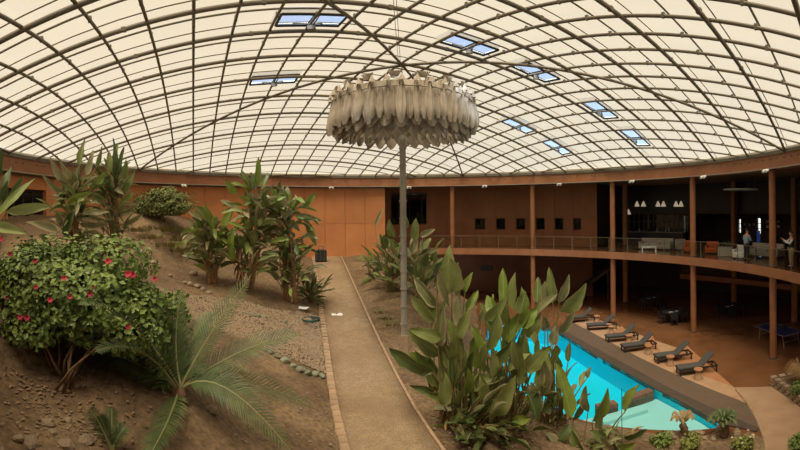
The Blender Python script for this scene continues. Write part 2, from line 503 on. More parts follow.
# skylights: centre of each in the lattice
sky_px = [(319, 22.5), (277, 80.5), (477, 46.5), (536, 69.5), (602, 112.5), (522, 127.5), (556, 149), (634, 138)]
def lattice_of(x, y):
    r = ray(x, y)
    o = EYE - Vector((0, CEN.y, Z_APEX - RS))
    rr = RS + .2
    a = r.dot(r); b = o.dot(r); c = o.dot(o) - rr * rr
    t = (-b + math.sqrt(b * b - a * c)) / a
    p = EYE + r * t - CEN; p.z = 0
    return p.dot(GA), p.dot(GB)
holes = {}
MOFF = .3
for x, y in sky_px:
    a, b = lattice_of(x, y)
    ia = math.floor(a / (U / 2)); ib = round(b / (U / 2))
    holes[(ia, ib - 1)] = 1; holes[(ia, ib)] = 1
    # ia: half-bay index along a; ib: rib index, the skylight straddles rib ib
    sk = empty('skylight', dome_pt((ia + .5) * U / 2, ib * U / 2, .25) )
    sk.parent = ceiling; sk.matrix_parent_inverse = Matrix.Translation(-CEN)
    A0, A1, B0, B1 = ia * U / 2, (ia + 1) * U / 2, (ib - 1) * U / 2, (ib + 1) * U / 2
    a0, a1, b0, b1 = A0 + .16, A1 - .12, B0 + .16, B1 - .16
    su = MB(); oc = [(A0, B0), (A0, B1), (A1, B1), (A1, B0)]; ic = [(a0, b0), (a0, b1), (a1, b1), (a1, b0)]
    su.add([dome_pt(*q, MOFF) for q in oc] + [dome_pt(*q, .16) for q in ic], [(i_, (i_ + 1) % 4, (i_ + 1) % 4 + 4, i_ + 4) for i_ in range(4)])
    so_ = su.build('surround', 'membrane', sk); so_.matrix_parent_inverse = Matrix.Translation(-sk.location)
    fr = MB()
    cs = [dome_pt(a0, b0, .14), dome_pt(a0, b1, .14), dome_pt(a1, b1, .14), dome_pt(a1, b0, .14)]
    for i in range(4): fr.tube([cs[i], cs[(i + 1) % 4]], .05, 4)
    mm = (ib * U / 2)
    fr.tube([dome_pt(a0, mm, .14), dome_pt(a1, mm, .14)], .04, 4)
    fo = fr.build('frame', 'black_metal', sk)
    fo.matrix_parent_inverse = Matrix.Translation(-sk.location)
    for s0, s1 in ((b0, mm), (mm, b1)):
        pn = MB(); q = [dome_pt(a0, s0, .14), dome_pt(a0, s1, .14), dome_pt(a1, s1, .14), dome_pt(a1, s0, .14)]
        pn.add(q + [v + Vector((0, 0, .02)) for v in q], [(0, 1, 2, 3), (7, 6, 5, 4), (0, 4, 5, 1), (1, 5, 6, 2), (2, 6, 7, 3), (3, 7, 4, 0)])
        po = pn.build('pane', 'sky_glass', sk); po.matrix_parent_inverse = Matrix.Translation(-sk.location)
    ac = MB(); mid = dome_pt((a0 + a1) / 2, mm, 0)
    ac.tube([mid + Vector((0, 0, -.12)), mid + Vector((.25, 0, .24))], .03, 5); ac.box(mid + Vector((0, 0, -.12)), (.25, .12, .12))
    ac.tube([dome_pt(a0, mm - .5, .2), mid, dome_pt(a0, mm + .5, .2)], .02, 4)
    ao = ac.build('opener', 'steel', sk); ao.matrix_parent_inverse = Matrix.Translation(-sk.location)
# membrane panels, half-bay size beside a skylight, full bay elsewhere
panels = []
NH = 8
for ja in range(-NH, NH):
    for ib in range(-15, 15):
        spans = [(ja * U, (ja + 1) * U)]
        hs_ = [(2 * ja + h, ib) in holes for h in (0, 1)]
        if any(hs_): spans = [((ja + h / 2) * U, (ja + h / 2 + .5) * U) for h in (0, 1) if not hs_[h]]
        for a0, a1 in spans:
            b0, b1 = ib * U / 2, (ib + 1) * U / 2
            pts = [(a0 + (a1 - a0) * i / 4, b0 + (b1 - b0) * j / 2) for j in range(3) for i in range(5)]
            if all(math.hypot(*p) > R for p in pts): continue
            q = []
            for p in pts:
                h = math.hypot(*p)
                if h > R + .02: p = (p[0] * (R + .02) / h, p[1] * (R + .02) / h)
                q.append(dome_pt(p[0], p[1], MOFF))
            c = sum(q, Vector()) / len(q)
            x, y, d = img_of(c)
            vis = -40 < x < 840 and y > -40 and c.y > 0
            panels.append((0 if vis else 1, d, q))
panels.sort(key=lambda t: (t[0], t[1]))
PF = [(j * 5 + i, j * 5 + i + 1, j * 5 + i + 6, j * 5 + i + 5) for j in range(2) for i in range(4)]
rest = MB()
for k, (nv, d, q) in enumerate(panels):
    if nv == 0 and k < 300:
        child(MB().add(q, PF), 'membrane_panel', 'membrane', ceiling, True)
    else: rest.add(q, PF)
if rest.v: child(rest, 'membrane_field', 'membrane', ceiling, True)['kind'] = 'stuff'
# tubes
def arch(fix_a, val, off, rad, name, n=6, matn='steel', step=.6):
    lim = math.sqrt(max(R * R - val * val, 0))
    if lim < .5: return None
    k = max(4, int(2 * lim / step))
    pts = [dome_pt(val, -lim + 2 * lim * i / k, off) if fix_a else dome_pt(-lim + 2 * lim * i / k, val, off) for i in range(k + 1)]
    mb = MB().tube(pts, rad, n)
    return child(mb, name, matn, ceiling, True), pts
for j in range(-7, 8): arch(True, j * U, 0, .064, 'main_arch')
for i in range(-14, 15): arch(False, i * U / 2, .06, .050, 'cross_rib')
for j in range(-15, 15):
    arch(True, j * U / 2 + (.1 if j % 2 == 0 else 0), .26, (.020 if j % 2 == 0 else .034), 'purlin', 4, step=1.2)
for s_ in (1, -1):
    for g in ((1, 1), (1, -1)):
        lim = R / math.sqrt(2)
        pts = [dome_pt(s_ * g[0] * lim * i / 20, s_ * g[1] * lim * i / 20, -.07) for i in range(21)]
        child(MB().tube(pts, .06, 6), 'diagonal_brace', 'steel', ceiling, True)
cl = MB()
for i in range(-14, 15):
    for j in range(-15, 15, 2):
        a, b = j * U / 2, i * U / 2
        if math.hypot(a, b) < R - .3:
            cl.box(dome_pt(a, b, .08), (.085, .085, .14), -psi + PI / 4)
    for j in range(-7, 8):
        a, b = j * U, (i + .5) * U / 2
        if i % 3 == 0 and math.hypot(a, b) < R - .3: cl.box(dome_pt(a, b, .0), (.12, .12, .11), -psi + PI / 4)
child(cl, 'clamps', 'steel', ceiling)['kind'] = 'stuff'
# thin stay wires under the membrane
wr = MB()
for a, b in ((0, 0),):
    for k, (dx) in enumerate((-.04, .04)): wr.tube([Vector((-.22 + dx, 8.0, 13.35)), Vector((-.12 + dx, 17.6, 14.0))], .009, 4)
child(wr, 'stay_wire', 'steel', ceiling)

# ================================================================== RING, WALLS, GALLERY
g = MB(); prof = [(17.35, -.02), (17.35, .16), (17.6, .36), (17.9, .36), (17.9, -.02), (17.35, -.02)]
g.lathe(prof, (0, CEN.y, Z_RING - .05), 120)
struct(g.build('trim_1', 'gutter', None, False), 'dark grey gutter ring under the dome edge')
fa = MB().lathe([(17.42, -.72), (17.42, -.05), (18.2, -.05), (18.2, -.80), (17.30, -.80), (17.30, -.72), (17.42, -.72)], (0, CEN.y, Z_RING), 120)
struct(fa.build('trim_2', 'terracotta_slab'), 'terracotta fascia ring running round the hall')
struct(MB().lathe([(17.22, -.03), (17.22, .03), (17.29, .03), (17.29, -.03), (17.22, -.03)], (0, CEN.y, Z_RING - .80), 120).build('trim_5', 'galv'), 'thin grey conduit ring under the fascia')
fp = MB()
for k in range(180):
    a = math.radians(2 * k); fp.box(pol(a, 17.40, Z_RING - .30), (.06, .06, .06), -a)
o = fp.build('fixing_bolts', 'steel', bpy.data.objects['trim_2']); o['kind'] = 'stuff'
roof = MB().lathe([(17.9, -.02), (17.9, .3), (33, .3), (33, -.02), (17.9, -.02)], (0, CEN.y, Z_RING - .70), 90)
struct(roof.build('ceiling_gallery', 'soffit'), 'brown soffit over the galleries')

PHI_FLUSH = phi_of(385, 17.7)        # flush wall ends, gallery begins
PHI_GAL_R = 20.4
# ---- flush curved wall, panel by panel
wl = empty('wall_left', CEN); struct(wl, 'curved terracotta wall of plain panels under the ring')
p0, p1 = math.radians(-152), PHI_FLUSH
win_a, win_b = phi_of(8, 17.7), phi_of(46, 17.7)
bk = MB(); 
arc_solid(bk, p0, win_a, 17.82, 18.2, 3.2, Z_RING - .8); arc_solid(bk, win_b, p1, 17.82, 18.2, 3.2, Z_RING - .8)
arc_solid(bk, win_a, win_b, 17.82, 18.2, 3.2, 6.6); arc_solid(bk, win_a, win_b, 17.82, 18.2, 9.3, Z_RING - .8)
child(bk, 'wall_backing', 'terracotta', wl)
edges = [p0]
npan = 16
for k in range(1, npan + 1): edges.append(p0 + (win_a - p0) * k / npan) if k <= 5 else None
edges = [p0 + (win_a - p0) * k / 5 for k in range(6)]
spans = [(edges[k], edges[k + 1], 3.2, Z_RING - .8) for k in range(5)]
spans += [(win_a, win_b, 3.2, 6.6), (win_a, win_b, 9.3, Z_RING - .8)]
npan = 17
for k in range(npan):
    a, b = win_b + (p1 - win_b) * k / npan, win_b + (p1 - win_b) * (k + 1) / npan
    spans += [(a, b, 3.2, 7.0), (a, b, 7.0, Z_RING - .8)]
for a, b, z0, z1 in spans:
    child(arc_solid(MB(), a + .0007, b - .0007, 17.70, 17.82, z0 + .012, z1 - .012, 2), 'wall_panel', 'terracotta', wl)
dk = MB(); arc_solid(dk, p0, p1, 17.62, 17.70, Z_RING - .92, Z_RING - .80); struct(dk.build('trim_6', 'steel'), 'dark strip standing in for the shadow under the fascia')  # fascia's shadow line modelled as a dark strip on the wall
# window in the left wall
w1 = empty('window_1', pol((win_a + win_b) / 2, 18.0, 6.6)); struct(w1, 'dark window with slim frames in the curved wall behind the banana plants')
fr = MB()
for k in range(5):
    a = win_a + (win_b - win_a) * k / 4; fr.tube([pol(a, 17.95, 6.6), pol(a, 17.95, 9.3)], .05, 4)
for z in (6.65, 7.6, 9.25): fr.tube([pol(win_a + (win_b - win_a) * k / 6, 17.95, z) for k in range(7)], .05, 4)
child(fr, 'window_frame', 'black_metal', w1)
for k in range(4):
    a, b = win_a + (win_b - win_a) * k / 4, win_a + (win_b - win_a) * (k + 1) / 4
    child(arc_solid(MB(), a, b, 17.96, 17.98, 6.6, 9.3, 1), 'pane', 'glass_dark', w1)
# return wall between flush wall and gallery
wr_ = MB(); q0, q1 = pol(PHI_FLUSH, 17.7), pol(PHI_FLUSH, 21.0)
arc_solid(wr_, PHI_FLUSH - .02, PHI_FLUSH, 17.7, 21.0, 0, Z_RING - .7)
struct(wr_.build('wall_return', 'terracotta'), 'short return wall where the gallery starts')

# ---- gallery wall with square windows
PG0 = PHI_FLUSH - .02
PLOB = phi_of(597, PHI_GAL_R)
def zy(x, y, rad): return at_r(x, y, rad).z
wins = []
for xa, xb in ((475, 485), (496, 505), (516, 525), (536, 544.5), (554.5, 563), (573, 581)):
    wins.append((phi_of(xa, PHI_GAL_R), phi_of(xb, PHI_GAL_R), zy(500, 229.5, PHI_GAL_R), zy(500, 218.3, PHI_GAL_R)))
big = (phi_of(391, PHI_GAL_R), phi_of(426.5, PHI_GAL_R), zy(410, 224.5, PHI_GAL_R), zy(410, 193, PHI_GAL_R))
low = (phi_of(418, PHI_GAL_R), phi_of(425, PHI_GAL_R), zy(420, 232.5, PHI_GAL_R), zy(420, 222.5, PHI_GAL_R) - .25)
wg = empty('wall_gallery', CEN); struct(wg, 'terracotta gallery wall with a row of small square windows')
cuts = [PG0] + [v for w in [big] + wins for v in w[:2]] + [PLOB]
for i in range(0, len(cuts) - 1):
    a, b = cuts[i], cuts[i + 1]
    if i % 2 == 0:
        n = max(1, round((b - a) / .11))
        for k in range(n):
            child(arc_solid(MB(), a + (b - a) * k / n, a + (b - a) * (k + 1) / n - .0006, PHI_GAL_R, PHI_GAL_R + .4, Z_BAL, Z_RING - .7), 'wall_panel', 'terracotta_gallery_shaded', wg)
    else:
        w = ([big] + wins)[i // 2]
        child(arc_solid(MB(), a, b, PHI_GAL_R, PHI_GAL_R + .4, Z_BAL, w[2]), 'wall_panel', 'terracotta_gallery_shaded', wg)
        child(arc_solid(MB(), a, b, PHI_GAL_R, PHI_GAL_R + .4, w[3], Z_RING - .7), 'wall_panel', 'terracotta_gallery_shaded', wg)
# faint horizontal shadow-gap between the panel rows
for k, w in enumerate([big] + wins):
    wo = empty('window_%d' % (k + 2), pol((w[0] + w[1]) / 2, PHI_GAL_R + .3, w[2]))
    struct(wo, 'wide dark window behind the tall lamp pole' if k == 0 else 'small square dark window in the gallery wall')
    fr = MB(); z0, z1 = w[2], w[3]
    bars = [w[0] + .001, w[1] - .001] + ([w[0] + (w[1] - w[0]) * .52] if k == 0 else [])
    for a in bars: fr.tube([pol(a, PHI_GAL_R + .25, z0), pol(a, PHI_GAL_R + .25, z1)], .04, 4)
    for z in (z0 + .03, z1 - .03): fr.tube([pol(w[0], PHI_GAL_R + .25, z), pol(w[1], PHI_GAL_R + .25, z)], .04, 4)
    child(fr, 'window_frame', 'black_metal', wo)
    child(arc_solid(MB(), w[0], w[1], PHI_GAL_R + .26, PHI_GAL_R + .28, z0, z1, 2), 'pane', 'glass_dark', wo)
# outer walls so that nothing but the sky beyond the slots is seen; three daylight slots in the lobby
OUT_R = 30.0
slots = [(phi_of(738.3, OUT_R), phi_of(740.6, OUT_R), zy(740, 233, OUT_R), zy(740, 219, OUT_R)),
         (phi_of(757, OUT_R), phi_of(760.5, OUT_R), zy(758, 234, OUT_R), zy(758, 218, OUT_R)),
         (phi_of(683.5, OUT_R), phi_of(685, OUT_R), zy(684, 236, OUT_R), zy(684, 216, OUT_R))]
slots.sort()
wo_ = MB()
arc_solid(wo_, math.radians(-180), slots[0][0], OUT_R, OUT_R + .3, -.1, Z_RING)
for k, w in enumerate(slots):
    arc_solid(wo_, w[0], w[1], OUT_R, OUT_R + .3, -.1, w[2]); arc_solid(wo_, w[0], w[1], OUT_R, OUT_R + .3, w[3], Z_RING)
    arc_solid(wo_, w[1], slots[k + 1][0] if k + 1 < len(slots) else math.radians(180), OUT_R, OUT_R + .3, -.1, Z_RING)
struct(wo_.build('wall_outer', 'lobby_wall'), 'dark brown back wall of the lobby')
for k, w in enumerate(slots):
    so = empty('window_%d' % (k + 9), pol(w[0], OUT_R, w[2])); struct(so, 'narrow bright window slot at the back of the lobby')
    child(arc_solid(MB(), w[0], w[1], OUT_R + .1, OUT_R + .12, w[2], w[3], 1), 'pane', 'glass', so)
    fr = MB()
    for k2 in range(4):
        z = w[2] + (w[3] - w[2]) * k2 / 3; fr.tube([pol(w[0], OUT_R + .05, z), pol(w[1], OUT_R + .05, z)], .03, 4)
    child(fr, 'window_frame', 'black_metal', so)
# ---- gallery slab
slab = MB(); arc_solid(slab, PG0, math.radians(150), 17.30, OUT_R, Z_BAL - .50, Z_BAL)
struct(slab.build('floor_gallery', 'terracotta_slab'), 'terracotta gallery slab with a bright curved edge')
fin = MB(); arc_solid(fin, PG0 + .01, math.radians(149), 17.36, OUT_R - .05, Z_BAL + .0, Z_BAL + .006)
fo = fin.build('floor_finish', 'floor_dark', bpy.data.objects['floor_gallery'])
# lobby: black bulkhead and side partition
bh = MB(); arc_solid(bh, PLOB - .003, math.radians(140), 25.2, 25.5, 7.75, Z_RING - .7)
struct(bh.build('wall_bulkhead', 'black_metal'), 'black bulkhead above the lobby')
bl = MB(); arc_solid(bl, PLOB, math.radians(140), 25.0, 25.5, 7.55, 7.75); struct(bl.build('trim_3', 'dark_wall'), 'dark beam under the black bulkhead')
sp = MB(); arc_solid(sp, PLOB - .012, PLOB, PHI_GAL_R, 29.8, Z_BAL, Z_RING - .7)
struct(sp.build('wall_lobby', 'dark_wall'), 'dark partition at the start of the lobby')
# ---- lower storey
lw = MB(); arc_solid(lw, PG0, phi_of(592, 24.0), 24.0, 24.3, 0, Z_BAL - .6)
struct(lw.build('wall_lower', 'lower_wall_shaded'), 'shaded terracotta wall of the lower level')
lv = MB(); arc_solid(lv, phi_of(480, 23.97), phi_of(492, 23.97), 23.9, 24.02, zy(486, 270.5, 23.95), zy(486, 265.5, 23.95), 2)
wv = struct(lv.build('window_12', 'black_metal'), 'dark slot window in the lower wall')
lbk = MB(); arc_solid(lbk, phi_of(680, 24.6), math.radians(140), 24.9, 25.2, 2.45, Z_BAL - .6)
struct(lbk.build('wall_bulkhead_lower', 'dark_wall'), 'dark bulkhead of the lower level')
lb2 = MB(); arc_solid(lb2, phi_of(680, 24.3), math.radians(140), 24.2, 25.0, 2.05, 2.45)
struct(lb2.build('trim_4', 'column_paint'), 'long terracotta beam on the lower columns')

# ---- columns
def column(p, z0, z1, rad, where):
    c = empty('column', (p.x, p.y, z0)); struct(c, where)
    sh = MB().lathe([(rad, .0), (rad, z1 - z0)], (p.x, p.y, z0), 20); child(sh, 'shaft', 'column_paint', c, True)
    b = MB().lathe([(0, .0), (rad + .05, .0), (rad + .05, .06), (rad, .09)], (p.x, p.y, z0), 20); child(b, 'base_ring', 'coping', c)
    t_ = MB().lathe([(rad, 0), (rad + .03, .02), (rad + .03, .1), (rad, .12)], (p.x, p.y, z1 - .12), 20); child(t_, 'collar', 'column_paint', c)
for x in (452.3, 532.5, 612.5, 692.8, 772.5, 853):
    p = at_r(x, 211, 17.62)
    column(p, Z_BAL, Z_RING - .72, .19, 'terracotta column rising from the gallery edge')
    column(p, 0, Z_BAL - .50, .19, 'terracotta column under the gallery edge')
back_cols = [at_r(625, 211, 22.6), at_r(733.5, 211, 24.6), at_r(794, 211, 23.6)]
for p in back_cols:
    column(p, Z_BAL, Z_RING - .72, .23, 'inner terracotta column in the lobby')
    column(p, 0, Z_BAL - .50, .23, 'inner terracotta column in the dark lower hall')

# ---- glass railing
rail = empty('railing', pol(.2, 17.5, Z_BAL))
tag(rail, 'glass balustrade with slim steel posts along the gallery edge', 'railing')
pr0, pr1 = PG0 + .03, math.radians(128)
npost = int((pr1 - pr0) * 17.5 / 1.55)
for k in range(npost + 1):
    a = pr0 + (pr1 - pr0) * k / npost
    b = a + (pr1 - pr0) / npost
    pm = MB().tube([pol(a, 17.48, Z_BAL - .02), pol(a, 17.48, Z_BAL + 1.0)], .022, 6)
    pm.box(pol(a, 17.47, Z_BAL + .35), (.07, .05, .07), -a).box(pol(a, 17.47, Z_BAL + .8), (.07, .05, .07), -a)
    child(pm, 'post', 'steel', rail)
    if k < npost: child(arc_solid(MB(), a + .004, b - .004, 17.44, 17.455, Z_BAL + .12, Z_BAL + .93, 1), 'glass_panel', 'glass', rail)
hr = MB().tube([pol(pr0 + (pr1 - pr0) * k / 80, 17.48, Z_BAL + 1.02) for k in range(81)], .016, 6); child(hr, 'handrail', 'steel', rail, True)

# ---- spotlights under the fascia
def spotlight(x, lab):
    p = at_r(x, 186, 17.25); a = math.atan2(p.x, p.y - CEN.y); p = pol(a, 17.2, Z_RING - .80)
    s_ = empty('twin_spotlight', p, -a); tag(s_, lab, 'spotlight', 'twin spotlights on the fascia'); s_.scale = (.62,) * 3
    MB().box((0, 0, -.05), (.5, .08, .10)).tube([(0, .12, 0), (0, 0, -.04)], .03, 5).build('bracket', 'white_paint', s_)
    for sx in (-.2, .2):
        MB().tube([(sx, -.02, -.12), (sx, -.10, -.15), (sx, -.34, -.26)], [.07, .12, .14], 10).build('spot_head', 'white_paint', s_)
for x, l in ((183, 'white twin spotlight on the fascia above the hillside bush'), (331, 'white twin spotlight on the fascia above the black case'), (409, 'white twin spotlight on the fascia just beside the lamp pole'),
             (485, 'white twin spotlight on the fascia above the first square windows'), (560, 'white twin spotlight on the fascia above the last square windows'),
             (633, 'white twin spotlight on the fascia above the pendant lamps'), (705, 'white twin spotlight on the fascia above the orange armchairs'), (768, 'white twin spotlight on the fascia above the two people')):
    spotlight(x, l)
# ---- viewing platform that carries the camera (behind the lens)
vp = MB(); arc_solid(vp, math.radians(152), math.radians(208), 17.6, OUT_R, 6.1, 6.35); struct(vp.build('floor_landing', 'walk'), 'entrance landing floor')

# ================================================================== GROUND
# path profile along the distance from the eye
_pd = [4, 10, 14, 18, 25, 31, 35.4]; _pz = [2.3, 2.02, 1.96, 2.12, 2.92, 3.72, 4.25]
def path_z(d): return float(np.interp(d, _pd, _pz))
def path_pt(x, y):
    lo, hi = 3.0, 36.0
    for _ in range(40):
        mid = (lo + hi) / 2
        z = at_d(x, y, mid).z
        if z > path_z(mid): lo = mid
        else: hi = mid
    return at_d(x, y, lo)
pl_px = [(314.5, 257), (316, 264), (319, 280), (321.5, 297), (325, 320), (329, 345), (334, 380), (340, 412), (347, 440), (352, 458)]
pr_px = [(340.5, 257), (344, 264), (351, 280), (358.5, 297), (368.5, 320), (380, 345), (397, 380), (414.5, 412), (432.5, 440), (445, 458)]
PLs = [path_pt(*p) for p in pl_px]; PRs = [path_pt(*p) for p in pr_px]
def resample(pts, n):
    L = [0]
    for a, b in zip(pts, pts[1:]): L.append(L[-1] + (b - a).length)
    res = []
    for k in range(n):
        s_ = L[-1] * k / (n - 1)
        i = max(0, min(len(pts) - 2, int(np.searchsorted(L, s_)) - 1))
        t = (s_ - L[i]) / max(L[i + 1] - L[i], 1e-6)
        res.append(pts[i].lerp(pts[i + 1], t))
    return res
PLr, PRr = resample(PLs, 40), resample(PRs, 40)
def extend(pts):        # carry the path on below the frame
    d = (pts[-1] - pts[-4]).normalized(); d.z *= .3
    return pts + [pts[-1] + d * k for k in (1.5, 3.0, 4.5)]
PLx, PRx = extend(PLr), extend(PRr)
pm = MB(); nn = len(PLx)
tw = [PLx[k].lerp(PRx[k], t) + Vector((0, 0, .05 + .03 * math.sin(PI * t))) for k in range(nn) for t in (0, .25, .5, .75, 1)]
tw += [PLx[k] - Vector((0, 0, .3)) for k in range(nn)] + [PRx[k] - Vector((0, 0, .3)) for k in range(nn)]
fs = [(k * 5 + j, k * 5 + j + 1, k * 5 + 6 + j, k * 5 + 5 + j) for k in range(nn - 1) for j in range(4)]
fs += [(nn * 5 + k, k * 5, k * 5 + 5, nn * 5 + k + 1) for k in range(nn - 1)] + [(k * 5 + 4, nn * 6 + k, nn * 6 + k + 1, k * 5 + 9) for k in range(nn - 1)]
pm.add(tw, fs)
path = struct(pm.build('floor_path', 'gravel_path', None, True), 'straight sandy garden path with kerbs')
# kerbs: stone blocks on one side, slim concrete strip on the other
acc = 0; last = PLx[0]; k = 0
blk = [MB() for _ in range(4)]
bms = []
for i in range(4):
    b = MB(); r_ = random.Random(i)
    p = []
    for z, s_ in ((0, 1), (.10, 1), (.13, .82)):
        for x, y in ((-1, -1), (1, -1), (1, 1), (-1, 1)): p.append((x * .13 * s_ * r_.uniform(.9, 1.08), y * .17 * s_ * r_.uniform(.9, 1.06), z * r_.uniform(.92, 1.1)))
    b.add(p, [(0, 1, 5, 4), (1, 2, 6, 5), (2, 3, 7, 6), (3, 0, 4, 7), (4, 5, 9, 8), (5, 6, 10, 9), (6, 7, 11, 10), (7, 4, 8, 11), (8, 9, 10, 11)])
    bms.append(b.mesh('kerb_stone', 'kerb'))
Lk = resample(PLx, int(sum((b - a).length for a, b in zip(PLx, PLx[1:])) / .36))
for i in range(len(Lk) - 1):
    t = (Lk[i + 1] - Lk[i]).normalized()
    an = math.atan2(-t.x, t.y) + rng.uniform(-.06, .06)
    p = Lk[i] + Vector((-.14, 0, 0.0))
    link('kerb_stone', bms[i % 4], path, Matrix.Translation(p) @ Matrix.Rotation(an, 4, 'Z'))
kb = MB()
kv = []
for p in PRx: kv += [p + Vector((0, 0, -.2)), p + Vector((0, 0, .10)), p + Vector((.09, 0, .10)), p + Vector((.09, 0, -.2))]
kb.add(kv, [(k * 4 + j, k * 4 + j + 1, k * 4 + 5 + j, k * 4 + 4 + j) for k in range(len(PRx) - 1) for j in range(3)])
kb.build('kerb_strip', 'kerb', path)

# garden terrain through surveyed points (pixel, distance)
ctl = [(0, 455, 6.0), (50, 440, 6.9), (100, 440, 7.6), (40, 372, 9.4), (100, 380, 9.0), (175, 398, 8.5), (150, 430, 8.0), (250, 440, 9.3), (300, 445, 9.9), (250, 395, 11.3), (300, 400, 12.0),
       (250, 350, 15.0), (200, 320, 16.5), (150, 285, 18.0), (300, 345, 16.9), (140, 242, 24.0), (200, 292, 20.0), (240, 288, 21.2), (270, 305, 21.0), (300, 306, 21.5), (180, 262, 24.5), (240, 255, 27), (300, 262, 30.0),
       (200, 230, 29.5), (120, 230, 25.0), (165, 221, 27.0), (40, 235, 19.0), (90, 246, 15.0), (20, 262, 13.0), (0, 225, 19.2), (10, 300, 10.5), (60, 285, 12), (120, 300, 13.5), (200, 222, 31.5), (260, 240, 32.5),
       (390, 285, 26.0), (420, 330, 20.0), (403, 352, 18.09), (430, 310, 23.0), (375, 266, 31.0), (360, 258, 34), (400, 262, 34), (420, 400, 14.0), (455, 452, 10.8), (450, 400, 14.3), (490, 445, 11.6), (540, 448, 12.2), (560, 432, 13.6), (480, 385, 16.5),
       (600, 442, 13.6), (640, 444, 14.0), (690, 447, 14.4), (440, 330, 21.5), (455, 330, 22.8), (620, 470, 12.2), (720, 470, 12.9)]
cp = [at_d(*c) for c in ctl]
for a, b in zip(PLr[::4], PRr[::4]): cp += [a - Vector((.12, 0, .03)), b + Vector((.1, 0, -.03))]
zc = [(x, y, 0.02) for x, y in [(p.x, p.y) for p in (at_z(586, 424, 0), at_z(540, 408, 0), at_z(500, 385, 0), at_z(484, 362, 0), at_z(478, 340, 0), at_z(476, 325, 0), at_z(640, 432, 0), at_z(690, 436, 0), at_z(740, 440, 0), at_z(765, 452, 0))]]
zc += [(at_z(470, 312, 0).x, at_z(470, 312, 0).y, .3), (at_z(468, 300, 0).x, at_z(468, 300, 0).y, .5)]
cp += [Vector(z) for z in zc]
cp += [Vector((-4, 1.5, 3.8)), Vector((0, 2, 2.6)), Vector((4, 3, 1.8)), Vector((9, 6, .6)), Vector((-10, 3, 5.2)), Vector((-14, 9, 6.5))]
CP = np.array([[p.x, p.y, p.z] for p in cp])
def tps_k(r2): return np.where(r2 > 1e-12, r2 * np.log(np.maximum(r2, 1e-12)), 0)
n_ = len(CP)
Kx = tps_k(((CP[:, None, :2] - CP[None, :, :2]) ** 2).sum(2)) + np.eye(n_) * 1.2
Pm = np.c_[np.ones(n_), CP[:, :2]]
A_ = np.block([[Kx, Pm], [Pm.T, np.zeros((3, 3))]])
W_ = np.linalg.solve(A_, np.r_[CP[:, 2], 0, 0, 0])
def ground_np(P):
    k = tps_k(((P[:, None, :] - CP[None, :, :2]) ** 2).sum(2))
    return k @ W_[:n_] + W_[n_] + P @ W_[n_ + 1:]
def gz(x, y): return float(ground_np(np.array([[x, y]]))[0])
def ground_at(x, y):           # where the line of sight meets the garden
    r = ray(x, y); prev = 3.0
    for i in range(1, 330):
        d = 3.0 + i * .1
        p = EYE + r * d
        if p.z < gz(p.x, p.y): return EYE + r * (d - .05)
    return EYE + r * 33

# pool outline (water edge) on the floor plane
pool_px = [(488, 322), (520, 325.5), (556, 331), (600, 358.5), (620, 369.5), (656, 390), (682, 403), (702, 414), (719, 424), (716, 428), (690, 430.5), (660, 430), (630, 428), (605, 425), (586, 421), (556, 411), (530, 398), (508, 382), (492, 362), (485, 342)]
POOL = [at_z(x, y, 0) for x, y in pool_px]
cop_out = {2: (560, 329), 3: (612, 358.5), 4: (634, 371), 5: (668, 389.5), 6: (694, 402), 7: (716, 412), 8: (758, 431)}
def inside(px, py, poly):
    r_ = False; j = len(poly) - 1
    for i in range(len(poly)):
        a, b = poly[i], poly[j]
        if (a[1] > py) != (b[1] > py) and px < (b[0] - a[0]) * (py - a[1]) / (b[1] - a[1]) + a[0]: r_ = not r_
        j = i
    return r_
# floor = everything right of this line on the lower level (garden lies left of it)
garden_edge = [at_z(x, y, 0) for x, y in [(470, 262), (472, 300), (478, 318), (482, 325)]]
gpoly = None
def in_floor(x, y):
    """lower hall, pool, terrace and walk: no soil there"""
    q = Vector((x, y, 0))
    if inside(x, y, HALL): return True
    return False
HALL_px = [(477, 318), (484, 335), (487, 352), (494, 368), (510, 387), (530, 402), (556, 415), (586, 425), (630, 432), (690, 434), (722, 432), (752, 431.5), (760, 436), (767, 452), (772, 480)]
HALL = [at_z(x, y, 0) for x, y in HALL_px]
HALL = [(p.x, p.y) for p in HALL] + [(40, 8), (48, 60), (at_z(474, 280, 0).x + .0, 47)]
xs = np.arange(-18.2, 17.0, .28); ys = np.arange(.8, 36.6, .28)
gx, gy = np.meshgrid(xs, ys)
P_ = np.c_[gx.ravel(), gy.ravel()]
Zg = np.concatenate([ground_np(c) for c in np.array_split(P_, 20)])
for i, (x, y) in enumerate(P_):
    Zg[i] += .05 * noise.noise(Vector((x * .9, y * .9, 0))) + .025 * noise.noise(Vector((x * 3.1, y * 3.1, 4)))
# keep the soil below the path bed
PLa = np.array([[p.x, p.y, p.z] for p in PLx]); PRa = np.array([[p.x, p.y, p.z] for p in PRx])
for i, (x, y) in enumerate(P_):
    if y > PLa[:, 1].max() + .3: continue
    xl = np.interp(y, PLa[::-1, 1], PLa[::-1, 0]); xr = np.interp(y, PRa[::-1, 1], PRa[::-1, 0]); zp = np.interp(y, PLa[::-1, 1], PLa[::-1, 2])
    dist = max(xl - .1 - x, x - xr - .05, 0)
    if dist == 0: Zg[i] = zp - .12
    elif dist < 1.0: Zg[i] = min(Zg[i], zp + .02 + dist * .6) if x < xl else min(Zg[i], zp + .05 + dist * .3)
idx = -np.ones(len(P_), int); tv = []
for i, (x, y) in enumerate(P_):
    if math.hypot(x, y - CEN.y) > 18.1: continue
    idx[i] = len(tv); tv.append((x, y, max(Zg[i], -.15 if inside(x, y, HALL) else .04)))
nx = len(xs); tf = []
